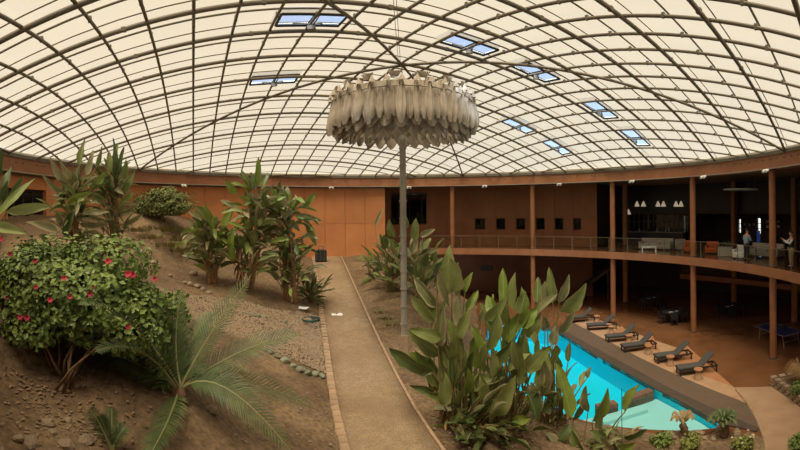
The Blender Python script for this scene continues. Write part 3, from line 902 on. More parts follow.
for j in range(len(ys) - 1):
    for i in range(nx - 1):
        q = [j * nx + i, j * nx + i + 1, (j + 1) * nx + i + 1, (j + 1) * nx + i]
        if all(idx[k] >= 0 for k in q):
            c = P_[q].mean(0)
            ins = sum(inside(P_[k][0], P_[k][1], HALL) for k in q)
            if ins == 4: continue
            tf.append(tuple(idx[k] for k in q))
tm = MB().add(tv, tf)
ground = struct(tm.build('ground', 'soil', None, True), 'bare brown sloping garden soil')

# ---- floor of the hall with a pool opening
def tri_poly(outer, holes_, z):
    bm = bmesh.new()
    for loop in [outer] + holes_:
        vs_ = [bm.verts.new((p[0], p[1], z)) for p in loop]
        for i in range(len(vs_)): bm.edges.new((vs_[i], vs_[(i + 1) % len(vs_)]))
    bmesh.ops.triangle_fill(bm, use_beauty=True, edges=bm.edges[:])
    bmesh.ops.recalc_face_normals(bm, faces=bm.faces[:])
    if bm.faces and sum(f.normal.z * f.calc_area() for f in bm.faces) < 0: bmesh.ops.reverse_faces(bm, faces=bm.faces[:])
    me = bpy.data.meshes.new('floor'); bm.to_mesh(me); bm.free()
    return me
FL = [(x - 3.0, y - 1.2) if i < 8 else ((x - .8, y - 4.0) if i < 15 else (x, y)) for i, (x, y) in enumerate(HALL)]
FL[0] = (HALL[0][0] - 3, HALL[0][1]); FL[-1] = (HALL[-1][0] - 4, HALL[-1][1])
me = tri_poly(FL, [[(p.x, p.y) for p in POOL]], 0.0); me.materials.append(MATS['floor_polish'])
floor = struct(link('floor', me), 'polished brown concrete floor of the lower hall')
jn = [((690, 328), (760, 352)), ((718, 332), (790, 357)), ((640, 318), (690, 330)), ((700, 395), (735, 388))]
for a, b in jn[:3]:
    A, B = at_z(*a, 0), at_z(*b, 0); d = (B - A).normalized(); n = Vector((-d.y, d.x, 0)) * .03
    MB().add([A - n, B - n, B + n, A + n, A - n + Vector((0, 0, .004)), B - n + Vector((0, 0, .004)), B + n + Vector((0, 0, .004)), A + n + Vector((0, 0, .004))], [(4, 5, 6, 7), (0, 1, 5, 4), (1, 2, 6, 5), (2, 3, 7, 6), (3, 0, 4, 7)]).build('floor_joint', 'joint', floor)
# ---- timber deck, terrace and walk
def ribbon(inner, outer, z, name, matn, lab, th=.04):
    mb = MB(); n = len(inner); vs_ = []; uv = []; s_ = 0
    for k in range(n):
        if k: s_ += (inner[k] - inner[k - 1]).length
        for t, p in ((0, inner[k]), (1, outer[k])):
            vs_.append(Vector((p.x, p.y, z))); uv.append((s_, t * (outer[k] - inner[k]).length))
        for t, p in ((0, inner[k]), (1, outer[k])):
            vs_.append(Vector((p.x, p.y, z - th))); uv.append((s_, t))
    fs_ = []
    for k in range(n - 1):
        a = k * 4; b = a + 4
        fs_ += [(a, b, b + 1, a + 1), (a + 2, a, a + 1, a + 3)[:0] or (a, a + 2, b + 2, b), (a + 1, b + 1, b + 3, a + 3)]
    fs_ += [(0, 1, 3, 2), (n * 4 - 4, n * 4 - 2, n * 4 - 1, n * 4 - 3)]
    mb.add(vs_, fs_, uv)
    return struct(mb.build(name, matn), lab)
ci = resample([POOL[i] for i in range(2, 9)] + [at_z(757, 432.5, 0)], 30)
co = resample([at_z(x, y, 0) for x, y in [(560, 328.5), (612, 357.5), (634, 369.5), (668, 388), (694, 400.5), (716, 410.5), (735, 419), (759, 429)]], 30)
do = resample([at_z(x, y, 0) for x, y in [(574, 323.5), (608, 341.5), (643, 360), (680, 377), (712, 390.5), (746, 403.5), (752, 412), (760, 428.5)]], 30)
ribbon(ci, co, .05, 'floor_coping', 'coping', 'dark stone strip along the pool edge', .2)
ribbon(co, do, .045, 'floor_deck', 'timber', 'brown timber deck beside the pool', .044)
lo_px = [(590, 317.5), (612, 324), (640, 335), (668, 345), (690, 352), (714, 370), (734, 387.5), (750, 404)]
te = resample([at_z(x, y, 0) for x, y in lo_px], 30)
do2 = resample([at_z(x, y, 0) for x, y in [(574, 323.5), (608, 341.5), (643, 360), (680, 377), (712, 390.5), (738, 400.5), (746, 403.5)]], 30)
ribbon(do2, te, .012, 'floor_terrace', 'terrace_light', 'pale paving strip under the sun loungers', .012)
# orange triangles of the sawtooth paving
for tri in (((684, 343), (664, 356), (704, 376), (733, 387)), ((652, 334), (640, 345), (660, 352)), ((622, 326), (612, 333), (634, 341))):
    q = [at_z(x, y, 0) for x, y in tri]
    MB().poly_prism([(p.x, p.y) for p in q][::-1], .0, .02).build('paving_wedge', 'terrace_orange', bpy.data.objects['floor_terrace'])
wk = [at_z(x, y, 0) for x, y in [(734, 388), (775, 387), (790, 396), (815, 412), (860, 460), (790, 520), (768, 460), (764, 440), (757, 420), (748, 404)]]
walk = MB().poly_prism([(p.x, p.y) for p in wk][::-1], 0, .03); struct(walk.build('floor_walk', 'walk'), 'pale concrete walk curving past the pool')
ke = MB().tube([at_z(x, y, .05) for x, y in [(736, 389), (748, 403.5), (757, 419), (764, 438), (768, 458)]], .05, 5); ke.build('walk_kerb', 'kerb', bpy.data.objects['floor_walk'])
# far edge strip of the pool
fe = MB().poly_prism([(p.x, p.y) for p in [at_z(484, 319.5, 0), at_z(487, 322, 0), at_z(520, 325.5, 0), at_z(556, 331, 0), at_z(560, 328.5, 0), at_z(522, 323, 0)]][::-1], -.1, .05)

# ================================================================== POOL
pool = empty('swimming_pool', sum(POOL, Vector()) / len(POOL))
tag(pool, 'turquoise swimming pool with a shallow pale end beside the deck', 'pool')
child(fe, 'far_coping', 'coping', pool)
ZW = -.10
bas = MB(); n = len(POOL)
bas.add([(p.x, p.y, 0.0) for p in POOL] + [(p.x, p.y, -1.0) for p in POOL], [(i, i + n, (i + 1) % n + n, (i + 1) % n) for i in range(n)])
child(bas, 'pool_wall', 'pool_deep', pool)
me = tri_poly([(p.x, p.y) for p in POOL], [], -1.0); me.materials.append(MATS['pool_deep']); o = link('pool_floor', me, pool); o.matrix_parent_inverse = Matrix.Translation(-pool.location)
me = tri_poly([(p.x, p.y) for p in POOL], [], ZW); me.materials.append(MATS['water']); o = link('water', me, pool); o.matrix_parent_inverse = Matrix.Translation(-pool.location)
# shallow shelf
sh_px = [(583, 411), (617, 402.5), (650, 391.5), (657, 391), (682, 403.5), (702, 414.5), (718, 424.5), (716, 428), (690, 430.5), (660, 430), (630, 428), (605, 425), (586, 420.5)]
sh = [at_z(x, y, 0) for x, y in sh_px]
child(MB().poly_prism([(p.x, p.y) for p in sh][::-1], -.99, -.36), 'shallow_shelf', 'pool_shallow', pool)
st = [at_z(x, y, 0) for x, y in [(598, 411), (645, 398.5), (648, 404), (604, 417)]]
child(MB().poly_prism([(p.x, p.y) for p in st][::-1], -.38, -.22), 'step', 'pool_shallow', pool)
for a, b in (((597, 407.5), (616, 403)), ((625, 399.5), (651, 390.5))):
    A, B = at_z(*a, 0), at_z(*b, 0); d = (B - A); c = (A + B) / 2
    child(MB().box((c.x, c.y, -.47), (d.length, .4, 1.06), math.atan2(d.y, d.x)), 'dividing_block', 'pool_block', pool)
# ================================================================== GIANT HANGING LAMP
lamp = empty('umbrella_lamp', (CEN.x, CEN.y, 0))
base_p = ground_at(403, 350)
lx, ly = CEN.x - .03, CEN.y
zb = gz(lx, ly) - .05
lamp.location = (lx, ly, zb)
tag(lamp, 'huge round lamp of draped grey fabric on a tall steel pole', 'lamp')
LT, LB = 12.85, 11.25          # top and bottom of the outer skirt
H0 = LT - zb
MB().lathe([(.26, 0), (.24, .35), (.20, .75), (.17, .78), (0, .78)], n=4).build('pole_foot', 'kerb', lamp).rotation_euler = (0, 0, PI / 4)
pole = MB().lathe([(.135, .3), (.135, LB - zb - .2), (.09, LB - zb), (.09, H0 + .2)], n=8).build('pole', 'galv', lamp)
k = 0
z = 1.2
while z < LB - zb - .4:
    MB().lathe([(.135, 0), (.165, 0), (.165, .07), (.135, .07)], (0, 0, z), n=8).build('pole_collar', 'galv', pole); z += .75
fr = MB()
for k in range(16):
    a = 2 * PI * k / 16
    fr.tube([(0, 0, H0 - .15), (math.sin(a) * 3.0, math.cos(a) * 3.0, H0 - .35)], .025, 4)
for r_, zz in ((3.0, -.35), (2.2, -.3), (1.3, -.25)): fr.tube([(math.sin(2 * PI * k / 32) * r_, math.cos(2 * PI * k / 32) * r_, H0 + zz) for k in range(33)], .025, 4)
fr.tube([(0, 0, H0), (0, 0, Z_APEX - zb - .1)], .03, 5).box((0, 0, H0 + .25), (.3, .3, .12))
fr.build('frame', 'galv', lamp)
MB().lathe([(2.55, -1.0), (2.78, -.75), (2.80, -.08), (2.5, -.02)], (0, 0, H0), 60).build('inner_drum', 'cloth', lamp, True)
def drape(seed, w, h, depth):
    """one hanging cloth: pinched at the top, folded round a hollow, ending in a round scooped lip"""
    r_ = random.Random(seed); mb = MB(); nu, nv = 22, 12; vs_ = []
    ph = r_.uniform(0, 6)
    for j in range(nv + 1):
        v = j / nv
        ww = w * (.28 + .72 * min(1, v * 1.35) ** .7) * (1 - .9 * max(0, v - .72))
        for i in range(nu + 1):
            u = i / nu * 2 - 1
            crease = abs(math.sin(u * PI * 1.5 + .5 * math.sin(ph + v * 3))) * .12 * (1 - .3 * v) + abs(math.sin(u * PI * 4 + 1.2 * math.sin(ph * 2 + v * 4))) * .055
            y = depth * (.25 + .75 * math.sin(v * PI * .6)) * (1 - u * u) - crease
            zz = -h * v + h * .30 * u * u * v ** 2.2
            if v > .8: y -= (v - .8) * 1.1 * depth * (1 - u * u)
            vs_.append((u * ww / 2, y, zz))
    fs_ = [(j * (nu + 1) + i, j * (nu + 1) + i + 1, (j + 1) * (nu + 1) + i + 1, (j + 1) * (nu + 1) + i) for j in range(nv) for i in range(nu)]
    return mb.add(vs_, fs_).mesh('fabric_panel', 'cloth', True)
def cup(seed, w, h):
    r_ = random.Random(seed); mb = MB(); vs_ = []; nu, nv = 8, 5
    for j in range(nv + 1):
        v = j / nv
        for i in range(nu + 1):
            u = i / nu * 2 - 1
            ww = w * (.55 + .45 * math.sin(v * PI * .8))
            vs_.append((u * ww / 2, .22 * math.cos(u * PI / 2) * (.5 + .5 * v) + .03 * math.cos(u * 9), -h * v + h * .35 * u * u * v))
    fs_ = [(j * (nu + 1) + i, j * (nu + 1) + i + 1, (j + 1) * (nu + 1) + i + 1, (j + 1) * (nu + 1) + i) for j in range(nv) for i in range(nu)]
    return mb.add(vs_, fs_).mesh('fabric_cup', 'cloth', True)
tall = [drape(i, .50, 1.62, .36) for i in range(4)]
short = [drape(10 + i, .44, 1.22, .26) for i in range(3)]
cups = [cup(i, .58, .62) for i in range(3)]
hood = MB()
hv = [(0, .06, .16)]
for i in range(7):
    u = i / 6 * 2 - 1; hv.append((u * .17, .17 * math.cos(u * PI / 2) + .02, -.12))
hood.add(hv, [(0, i, i + 1) for i in range(1, 7)]); hood_me = hood.mesh('hood', 'cloth', True)
cor = MB(); cv_ = []
for i in range(13):
    u = i / 12 * 2 - 1; o_ = .035 * (1 if i % 2 else -1)
    cv_ += [(u * .12, o_, -.02), (u * .27, o_ + .05, .20)]
cor.add(cv_, [(2 * i, 2 * i + 2, 2 * i + 3, 2 * i + 1) for i in range(12)]); cor_me = cor.mesh('fan_pleat', 'cloth')
def ringput(me, name, a, r_, z_, tilt=0, sc=1):
    return link(name, me, lamp, Matrix.Translation((math.sin(a) * r_, math.cos(a) * r_, z_)) @ Matrix.Rotation(-a, 4, 'Z') @ Matrix.Rotation(tilt, 4, 'X') @ Matrix.Scale(sc, 4))
NP = 34
for k in range(NP):
    a = 2 * PI * k / NP
    ringput(tall[k % 4], 'fabric_panel', a + rng.uniform(-.035, .035), 2.90 + rng.uniform(-.06, .06), H0 + rng.uniform(-.1, .06), rng.uniform(-.05, .06), rng.uniform(.9, 1.08))
    ringput(short[k % 3], 'fabric_panel', a + PI / NP, 2.86, H0 - .30 + rng.uniform(-.06, .06), .04)
    ringput(hood_me, 'hood', a, 2.98, H0 - .06)
    if k % 2: ringput(cor_me, 'fan_pleat', a + PI / NP, 2.85, H0 + .02)
for r_, n in ((2.75, 30), (2.42, 27), (2.1, 24), (1.78, 20), (1.46, 17), (1.14, 13), (.82, 9), (.5, 6)):
    for k in range(n):
        ringput(cups[k % 3], 'fabric_cup', 2 * PI * (k + (r_ * 3.3 % 1)) / n, r_, LB - zb + .46 + rng.uniform(-.06, .06), -.15)

# ================================================================== PLANTS
def V3(*a): return Vector(a)
def bez(p0, p1, p2, t): return p0 * (1 - t) ** 2 + p1 * 2 * t * (1 - t) + p2 * t * t
def leaf_into(mb, B, T, W, nrm, arch, fold=.35, nseg=8, tear=0.0, r_=rng, wave=.03):
    """one banana-like blade from B to T, width W, bowed along nrm"""
    L = (T - B).length
    ctl_ = (B + T) / 2 + nrm * arch * L
    vs_ = []; uv = []
    for j in range(nseg + 1):
        v = j / nseg
        p = bez(B, ctl_, T, v)
        t = (bez(B, ctl_, T, min(1, v + .05)) - bez(B, ctl_, T, max(0, v - .05))).normalized()
        side = t.cross(nrm); side = side.normalized() if side.length > 1e-5 else t.orthogonal().normalized()
        n2 = side.cross(t).normalized()
        w = W / 2 * max(.02, (math.sin(PI * min(1, v * 1.02) ** .72)) ** .62) if j < nseg else W * .02
        w2 = w * (1 - (r_.random() * tear if 0 < j < nseg else 0))
        wv = math.sin(v * 9 + W * 40) * wave * W * 3
        f = fold * w
        vs_ += [p - side * w2 + n2 * (f + wv), p - side * w * .5 + n2 * f * .35, p.copy(), p + side * w * .5 + n2 * f * .35, p + side * w * (1 - (r_.random() * tear if 0 < j < nseg else 0)) + n2 * (f - wv)]
        uv += [(-1, v), (-.5, v), (0, v), (.5, v), (1, v)]
    fs_ = [(j * 5 + i, j * 5 + i + 1, j * 5 + i + 6, j * 5 + i + 5) for j in range(nseg) for i in range(4)]
    mb.add(vs_, fs_, uv)
def stem_into(mb, A, B, dirB, r0=.035, r1=.016):
    L = (B - A).length
    c = B - dirB.normalized() * L * .45
    c = (c + (A + Vector((0, 0, L * .5)))) / 2
    mb.tube([bez(A, c, B, t / 5) for t in range(6)], [r0 + (r1 - r0) * t / 5 for t in range(6)], 5, False)
def make_leaf(plant, A, B, T, W, nrm, arch, m='leaf', tear=.1, fold=.35, r0=.03):
    mb = MB(); o = plant.location
    A, B, T = A - o, B - o, T - o
    mb.cur = 0
    leaf_into(mb, B, T, W, nrm, arch, fold, tear=tear)
    mb.cur = 1
    stem_into(mb, A, B, T - B, r0)
    return mb.build('leaf', [m, 'stem_green'], plant, True)
def face_normal(B, T, tw):
    """blade turned mostly to the open side (towards the landing) with a twist"""
    d = (T - B).normalized(); to = (EYE - (B + T) / 2).normalized()
    n = to - d * to.dot(d); n.normalize()
    return (Matrix.Rotation(tw, 3, d) @ n)
def key_leaves(plant, d0, roots, specs, r_):
    for s_ in specs:
        xb, yb, xt, yt, w = s_[:5]; dd = s_[5] if len(s_) > 5 else r_.uniform(-.4, .4); m = s_[6] if len(s_) > 6 else None
        B = at_d(xb, yb, d0 + dd); T = at_d(xt, yt, d0 + dd + r_.uniform(-.35, .25))
        A = r_.choice(roots) + V3(r_.uniform(-.15, .15), r_.uniform(-.15, .15), 0)
        A = min((q for q in roots), key=lambda q: abs(q.x - B.x) + r_.random() * .3) + V3(r_.uniform(-.2, .2), r_.uniform(-.15, .15), 0)
        m = m or r_.choice(('leaf', 'leaf', 'leaf', 'leaf_old', 'leaf_bright'))
        make_leaf(plant, A, B, T, w * d0 / F * 1.38, face_normal(B, T, r_.uniform(-.8, .8)), r_.uniform(.02, .14), m, .2, r_.uniform(.3, .8))
def crown(plant, A, n, r_, stem=(.5, 1.2), blade=(.6, 1.1), wid=(.2, .32), elev=(25, 85), az=(0, 360), mats=('leaf', 'leaf', 'leaf_old', 'leaf_dark'), droop=.35, h0=0.0, r0=.028, sq=1.0):
    for k in range(n):
        a = math.radians(r_.uniform(*az)); e = math.radians(r_.uniform(*elev))
        d = V3(math.cos(a) * math.cos(e), math.sin(a) * math.cos(e), math.sin(e))
        A1 = A + V3(r_.uniform(-.12, .12), r_.uniform(-.12, .12), h0 * r_.random())
        B = A1 + d * r_.uniform(*stem)
        dn = d + V3(0, 0, -droop * r_.uniform(.2, 1.6)) + V3(r_.uniform(-.3, .3), r_.uniform(-.3, .3), 0); dn.normalize()
        L = r_.uniform(*blade); T = B + dn * L
        side = dn.cross(V3(0, 0, 1)); side = side.normalized() if side.length > .05 else V3(1, 0, 0)
        nr = Matrix.Rotation(r_.uniform(-1, 1), 3, dn) @ side.cross(dn)
        make_leaf(plant, A1, B, T, r_.uniform(*wid) * sq, nr, r_.uniform(.03, .22), r_.choice(mats), .25, r_.uniform(.3, .95), r0)
def trunk(plant, A, B, r0, r1, name='trunk', m='dry_sheath', n=7):
    mb = MB(); o = plant.location; A, B = A - o, B - o
    pts = []; rad = []
    for k in range(9):
        t = k / 8; pts.append(A.lerp(B, t) + V3(math.sin(t * 4) * .05, math.cos(t * 5) * .04, 0)); rad.append((r0 + (r1 - r0) * t) * (1.12 if k % 2 else .95))
    mb.tube(pts, rad, n); return mb.build(name, m, plant, True)
def dead_skirt(plant, A, n, r_, hgt=.8):
    for k in range(n):
        a = r_.uniform(0, 6.28); B = A + V3(math.cos(a) * .1, math.sin(a) * .1, r_.uniform(.2, hgt)); T = B + V3(math.cos(a) * r_.uniform(.15, .4), math.sin(a) * r_.uniform(.15, .4), -r_.uniform(.3, .7))
        T.z = max(T.z, gz(T.x, T.y) + .04)
        mb = MB(); leaf_into(mb, B - plant.location, T - plant.location, r_.uniform(.08, .16), V3(math.cos(a), math.sin(a), .4).normalized(), .15, .3, 5, .3, r_)
        o = mb.build('dead_leaf', 'dry_sheath', plant, True)
def gpt(x, y):
    return ground_at(x, y)
G_BAN = 'bird-of-paradise clumps in the garden'

# --- A: big clump beside the lamp pole, over the pool
r_ = random.Random(1)
pA = at_d(478, 437, 12.0); pA.z = gz(pA.x, pA.y) - .05
plA = empty('bird_of_paradise', pA); tag(plA, 'largest bird-of-paradise clump with broad upright leaves between path and pool', 'plant')
rootsA = [pA + V3(dx, dy, 0) for dx, dy in ((-.8, .2), (-.4, -.1), (0, 0), (.45, .1), (.9, .2), (-.1, .5))]
for q in rootsA: q.z = gz(q.x, q.y) - .05
specA = [(444, 296, 450, 245, 13, 0, 'leaf'), (452, 292, 449, 258, 14, -.4, 'leaf'), (440, 270, 450, 308, 8, -.6, 'leaf_old'), (437, 307, 414, 277, 9, 0, 'leaf_old'), (434, 321, 410, 294, 9, -.2, 'leaf'), (441, 339, 409, 329, 10, -.3, 'leaf'),
         (432, 372, 388, 347, 13, -.3, 'leaf_dark'), (441, 355, 408, 330, 11, 0, 'leaf'), (430, 369, 409, 352, 11, .2, 'leaf_bright'), (434, 391, 409, 385, 6, -.3, 'leaf_dark'),
         (504, 305, 503, 268, 9, .6, 'leaf_bright'), (514, 310, 515.5, 272, 10, .6, 'leaf'), (504, 341, 531, 310, 13, .2, 'leaf_bright'), (522, 338, 540, 300, 12, .4, 'leaf'), (490, 334, 480, 303, 9, 0), (478, 350, 472, 326, 10, -.3, 'leaf_bright'),
         (488, 308, 493, 294, 5), (508, 325, 506, 303, 8), (520, 314, 526, 291, 9), (460, 300, 458, 262, 7), (465, 292, 473, 272, 6), (466, 310, 478, 290, 7), (456, 330, 470, 300, 7, 0, 'leaf_old'),
         (494, 417, 516, 376, 13, -.4, 'leaf'), (527, 392, 537, 421, 14, -.4, 'leaf_dark'), (493, 368, 514, 342, 9, -.2, 'leaf_dark'), (531, 374, 530, 352, 8), (557, 345, 549, 365, 9, .4), (540, 369, 538, 338, 8), (477, 369, 475, 336, 12, -.2, 'leaf_bright'),
         (471, 377, 473, 352, 8, -.3, 'leaf_dark'), (513, 423, 531, 418, 8, -.3, 'leaf_bright'), (456, 345, 447, 318, 8), (448, 380, 470, 350, 9, .1), (462, 372, 458, 338, 9, -.1, 'leaf'), (484, 372, 488, 340, 9), (500, 380, 497, 350, 8), (449, 392, 440, 362, 9, 0), (466, 395, 467, 366, 8, -.3, 'leaf_bright'), (512, 360, 520, 333, 8), (520, 385, 524, 358, 8),
         (447, 400, 424, 392, 7, -.2), (452, 410, 433, 408, 7, -.2, 'leaf_old'), (486, 405, 480, 375, 10, -.2, 'leaf'), (508, 402, 505, 378, 9, .1, 'leaf_dark'), (440, 325, 425, 300, 8, .2, 'leaf'), (462, 338, 452, 308, 9, .3, 'leaf_dark'), (480, 324, 491, 300, 7, .5, 'leaf_old')]
for k in range(34):
    x = r_.uniform(432, 545); y = r_.uniform(318, 415); L = r_.uniform(24, 42); a = r_.gauss(0, .45) + (x - 480) * .004
    specA.append((x, y, x + math.sin(a) * L, y - math.cos(a) * L, r_.uniform(8, 12), r_.uniform(-.5, .7)))
key_leaves(plA, 12.0, rootsA, specA, r_)
for q in rootsA:
    az_ = (-75, 75) if q is rootsA[0] else ((-110, 110) if q is rootsA[1] else (0, 360))
    crown(plA, q, 14, r_, (.2, .8), (.4, .7), (.14, .22), (10, 70), az_, mats=('leaf_dark', 'leaf', 'leaf_old'))
    crown(plA, q, 15, r_, (.5, 1.6), (.6, 1.0), (.16, .27), (20, 80), az_, mats=('leaf', 'leaf_dark', 'leaf_dark', 'leaf_old'))
    dead_skirt(plA, q, 9, r_)
# --- B: taller clump behind it, in front of the loungers
r_ = random.Random(2)
pB = at_d(556, 415, 14.4); pB.z = gz(pB.x, pB.y) - .05
plB = empty('bird_of_paradise', pB); tag(plB, 'slender bird-of-paradise clump leaning over the pool edge', 'plant')
rootsB = [pB + V3(dx, dy, 0) for dx, dy in ((-.4, .1), (0, 0), (.3, .15))]
specB = [(537, 303, 538, 277, 8), (547, 305, 545, 281, 7, 0, 'leaf_old'), (553, 303, 549, 267, 8, 0, 'leaf'), (559, 303, 569, 274, 7), (560, 312, 586, 283, 14, .1, 'leaf'), (559, 332, 574, 311, 8, 0, 'leaf_old'), (528, 337, 540, 319, 9), (545, 330, 543, 316, 8, 0, 'leaf_old'),
         (571, 418, 556, 363, 12, -1.2, 'leaf_bright'), (568, 362, 570, 341, 5, 0, 'leaf_dark'), (546, 396, 551, 378, 8, 0, 'leaf_dark'), (560, 388, 563, 372, 7), (535, 345, 527, 326, 7), (553, 345, 556, 326, 8), (548, 372, 542, 346, 9), (558, 372, 554, 352, 8, 0, 'leaf_dark'), (570, 398, 577, 384, 7), (536, 402, 531, 382, 8), (543, 412, 556, 396, 8, -.3, 'leaf_dark')]
key_leaves(plB, 14.2, rootsB, specB, r_)
for q in rootsB: crown(plB, q, 10, r_, (.5, 1.7), (.4, .8), (.15, .26), (25, 80), mats=('leaf', 'leaf_dark', 'leaf_old')); dead_skirt(plB, q, 4, r_)
for dx in (-.15, .15): trunk(plB, pB + V3(dx, 0, 0), pB + V3(dx * .4, .1, 2.6), .06, .04, 'stalk', 'stem_green')
# --- C: low young shoots by the shallow end
r_ = random.Random(3)
pC = at_d(600, 446, 13.3); pC.z = gz(pC.x, pC.y) - .05
plC = empty('bird_of_paradise', pC); tag(plC, 'low young bird-of-paradise shoots in front of the shallow pool end', 'plant')
rootsC = [pC + V3(dx, dy, 0) for dx, dy in ((-.5, 0), (0, 0), (.5, .1), (.9, .2))]
specC = [(592, 422, 608, 387, 11, 0, 'leaf_bright'), (625, 412, 640, 384, 9, 0, 'leaf_bright'), (601, 430, 602, 407, 8, 0, 'leaf'), (588, 412, 586, 386, 10, 0, 'leaf_old'), (583, 449, 572, 428, 9, -.3, 'leaf'), (619, 448, 636, 443, 8, -.3, 'leaf_bright'), (596, 445, 613, 428, 6, -.2, 'leaf'), (624, 438, 647, 429, 6, .3, 'leaf_dark'),
         (560, 440, 572, 424, 8, -.3, 'leaf_dark'), (556, 446, 545, 432, 8, -.4, 'leaf_old'), (573, 420, 583, 402, 7, .2, 'leaf_dark'), (606, 440, 590, 430, 8, -.2, 'leaf_dark'), (610, 447, 600, 437, 8, -.2, 'leaf_old')]
key_leaves(plC, 13.2, rootsC, specC, r_)
for q in rootsC: crown(plC, q, 6, r_, (.15, .4), (.3, .6), (.12, .2), (5, 45), mats=('leaf', 'leaf_dark', 'leaf_old'))
stk = at_d(622, 440, 13.2); MB().tube([(0, 0, 0), (0, 0, 2.0)], .012, 5).build('stake', 'hose', plC, loc=V3(stk.x, stk.y, gz(stk.x, stk.y)) - pC)
# --- D: clump behind the pole
r_ = random.Random(4)
for k, (x, y, n, lab) in enumerate(((392, 292, 20, 'bird-of-paradise clump behind the lamp pole, below the wide window'), (422, 300, 22, 'bird-of-paradise clump between the lamp pole and the first gallery column'))):
    p = ground_at(x, y); d0 = (p - EYE).xy.length
    pl = empty('bird_of_paradise', p - V3(0, 0, .05)); tag(pl, lab, 'plant')
    if k == 0: key_leaves(pl, d0, [pl.location.copy()], [(394, 238, 389, 219, 7), (406, 228, 404, 211, 7), (375, 226, 383, 208, 3, 0, 'leaf_old'), (400, 250, 388, 238, 6), (380, 262, 368, 252, 4, 0, 'leaf_old'), (390, 270, 378, 262, 5)], r_)
    else: key_leaves(pl, d0, [pl.location.copy()], [(414, 240, 416, 218, 7, 0, 'leaf'), (420, 236, 435, 229, 5, 0, 'leaf_old'), (411, 252, 416, 238, 7, 0, 'leaf_old'), (424, 250, 431, 238, 6), (432, 262, 437, 250, 5), (430, 275, 440, 262, 6, 0, 'leaf_old')], r_)
    crown(pl, pl.location.copy(), int(n * 1.6), r_, (.8, 2.8), (.8, 1.3), (.26, .42), (30, 82), mats=('leaf', 'leaf_old', 'leaf_dark'))
    for t_ in (.5, 1.2, 1.9): crown(pl, pl.location + V3(r_.uniform(-.3, .3), 0, t_), 9, r_, (.4, 1.0), (.7, 1.1), (.26, .4), (15, 80), mats=('leaf', 'leaf_old', 'leaf_dark', 'leaf_old'), droop=.5)
    trunk(pl, pl.location.copy(), pl.location + V3(.1, 0, 2.6), .09, .05)
    dead_skirt(pl, pl.location.copy(), 14, r_, 1.6)
# --- E: three clumps on the slope
for seed, x, y, tx, ty, n, lab, keys in (
        (5, 212, 284, 206, 232, 16, 'short bird-of-paradise clump on the slope, nearest the hillside bush', [(203, 230, 196, 208, 7), (214, 225, 206, 203, 8), (222, 232, 236, 205, 8, 0, 'leaf_bright'), (232, 262, 233, 228, 9, -.3, 'leaf_bright'), (200, 240, 193, 222, 7), (213, 250, 226, 238, 6, 0, 'leaf_old'), (205, 218, 196, 206, 8)]),
        (6, 240, 288, 254, 205, 18, 'tallest bird-of-paradise on the slope with an orange-brown trunk', [(257, 186, 258.5, 157, 5.5, 0, 'leaf_bright'), (250, 188, 241, 170, 5), (237, 194, 225, 179, 6, 0, 'leaf_bright'), (262, 190, 268, 172, 5), (256, 196, 276, 196, 5, 0, 'leaf_old'), (248, 206, 246, 188, 7), (240, 214, 220, 200, 6, 0, 'leaf_old'), (262, 206, 278, 210, 6, 0, 'leaf_old'), (253, 190, 251, 172, 5, 0, 'leaf_dark')]),
        (7, 292, 302, 287, 212, 26, 'bushy bird-of-paradise on the slope beside the path', [(284, 205, 283, 185, 6), (290, 204, 288, 186, 7), (303, 206, 315, 192, 6, 0, 'leaf_bright'), (300, 214, 322, 221, 5, 0, 'leaf_old'), (307, 222, 316, 246, 6), (278, 214, 264, 206, 6, 0, 'leaf_old'), (276, 228, 258, 236, 6), (272, 250, 256, 268, 6, 0, 'leaf_old'), (283, 196, 280, 182, 6, 0, 'leaf_dark')])):
    r_ = random.Random(seed)
    p = ground_at(x, y); d0 = (p - EYE).xy.length
    pl = empty('bird_of_paradise', p - V3(0, 0, .05)); tag(pl, lab, 'plant')
    P0 = pl.location.copy(); P1 = at_d(tx, ty, d0)
    for k in range(3 if seed != 6 else 4):
        o_ = V3(r_.uniform(-.6, .6), r_.uniform(-.3, .3), 0)
        trunk(pl, P0 + o_, P1 + o_ * .8 - V3(0, 0, r_.uniform(0, 1.2)), .10, .06)
        for t_ in (.12, .35, .58, .8):
            crown(pl, (P0 + o_ * 1.2).lerp(P1 + o_, t_), 5, r_, (.35, 1.0), (.6, 1.15), (.26, .40), (25, 86), mats=('leaf', 'leaf_old', 'leaf_old', 'leaf_dark', 'leaf_bright'), droop=.45, h0=.3)
    key_leaves(pl, d0, [P1 - V3(0, 0, .4), P1 - V3(.2, 0, .8)], keys, r_)
    crown(pl, P1 - V3(0, 0, .7), int(n * 1.6), r_, (.3, 1.0), (.7, 1.15), (.26, .42), (-15, 85), mats=('leaf', 'leaf_old', 'leaf_old', 'leaf_dark', 'leaf_bright'), droop=.6, h0=.8)
    crown(pl, P0 + V3(0, 0, .8), n, r_, (.3, 1.1), (.6, 1.1), (.24, .36), (20, 75), mats=('leaf', 'leaf_old', 'leaf_dark'), h0=1.2)
    dead_skirt(pl, P0, 22, r_, 2.0)
    crown(pl, P0.lerp(P1, .5), n, r_, (.2, .8), (.6, 1.0), (.22, .36), (-10, 60), mats=('leaf', 'leaf_old', 'leaf_dark', 'leaf_bright'), droop=.8, h0=1.0)
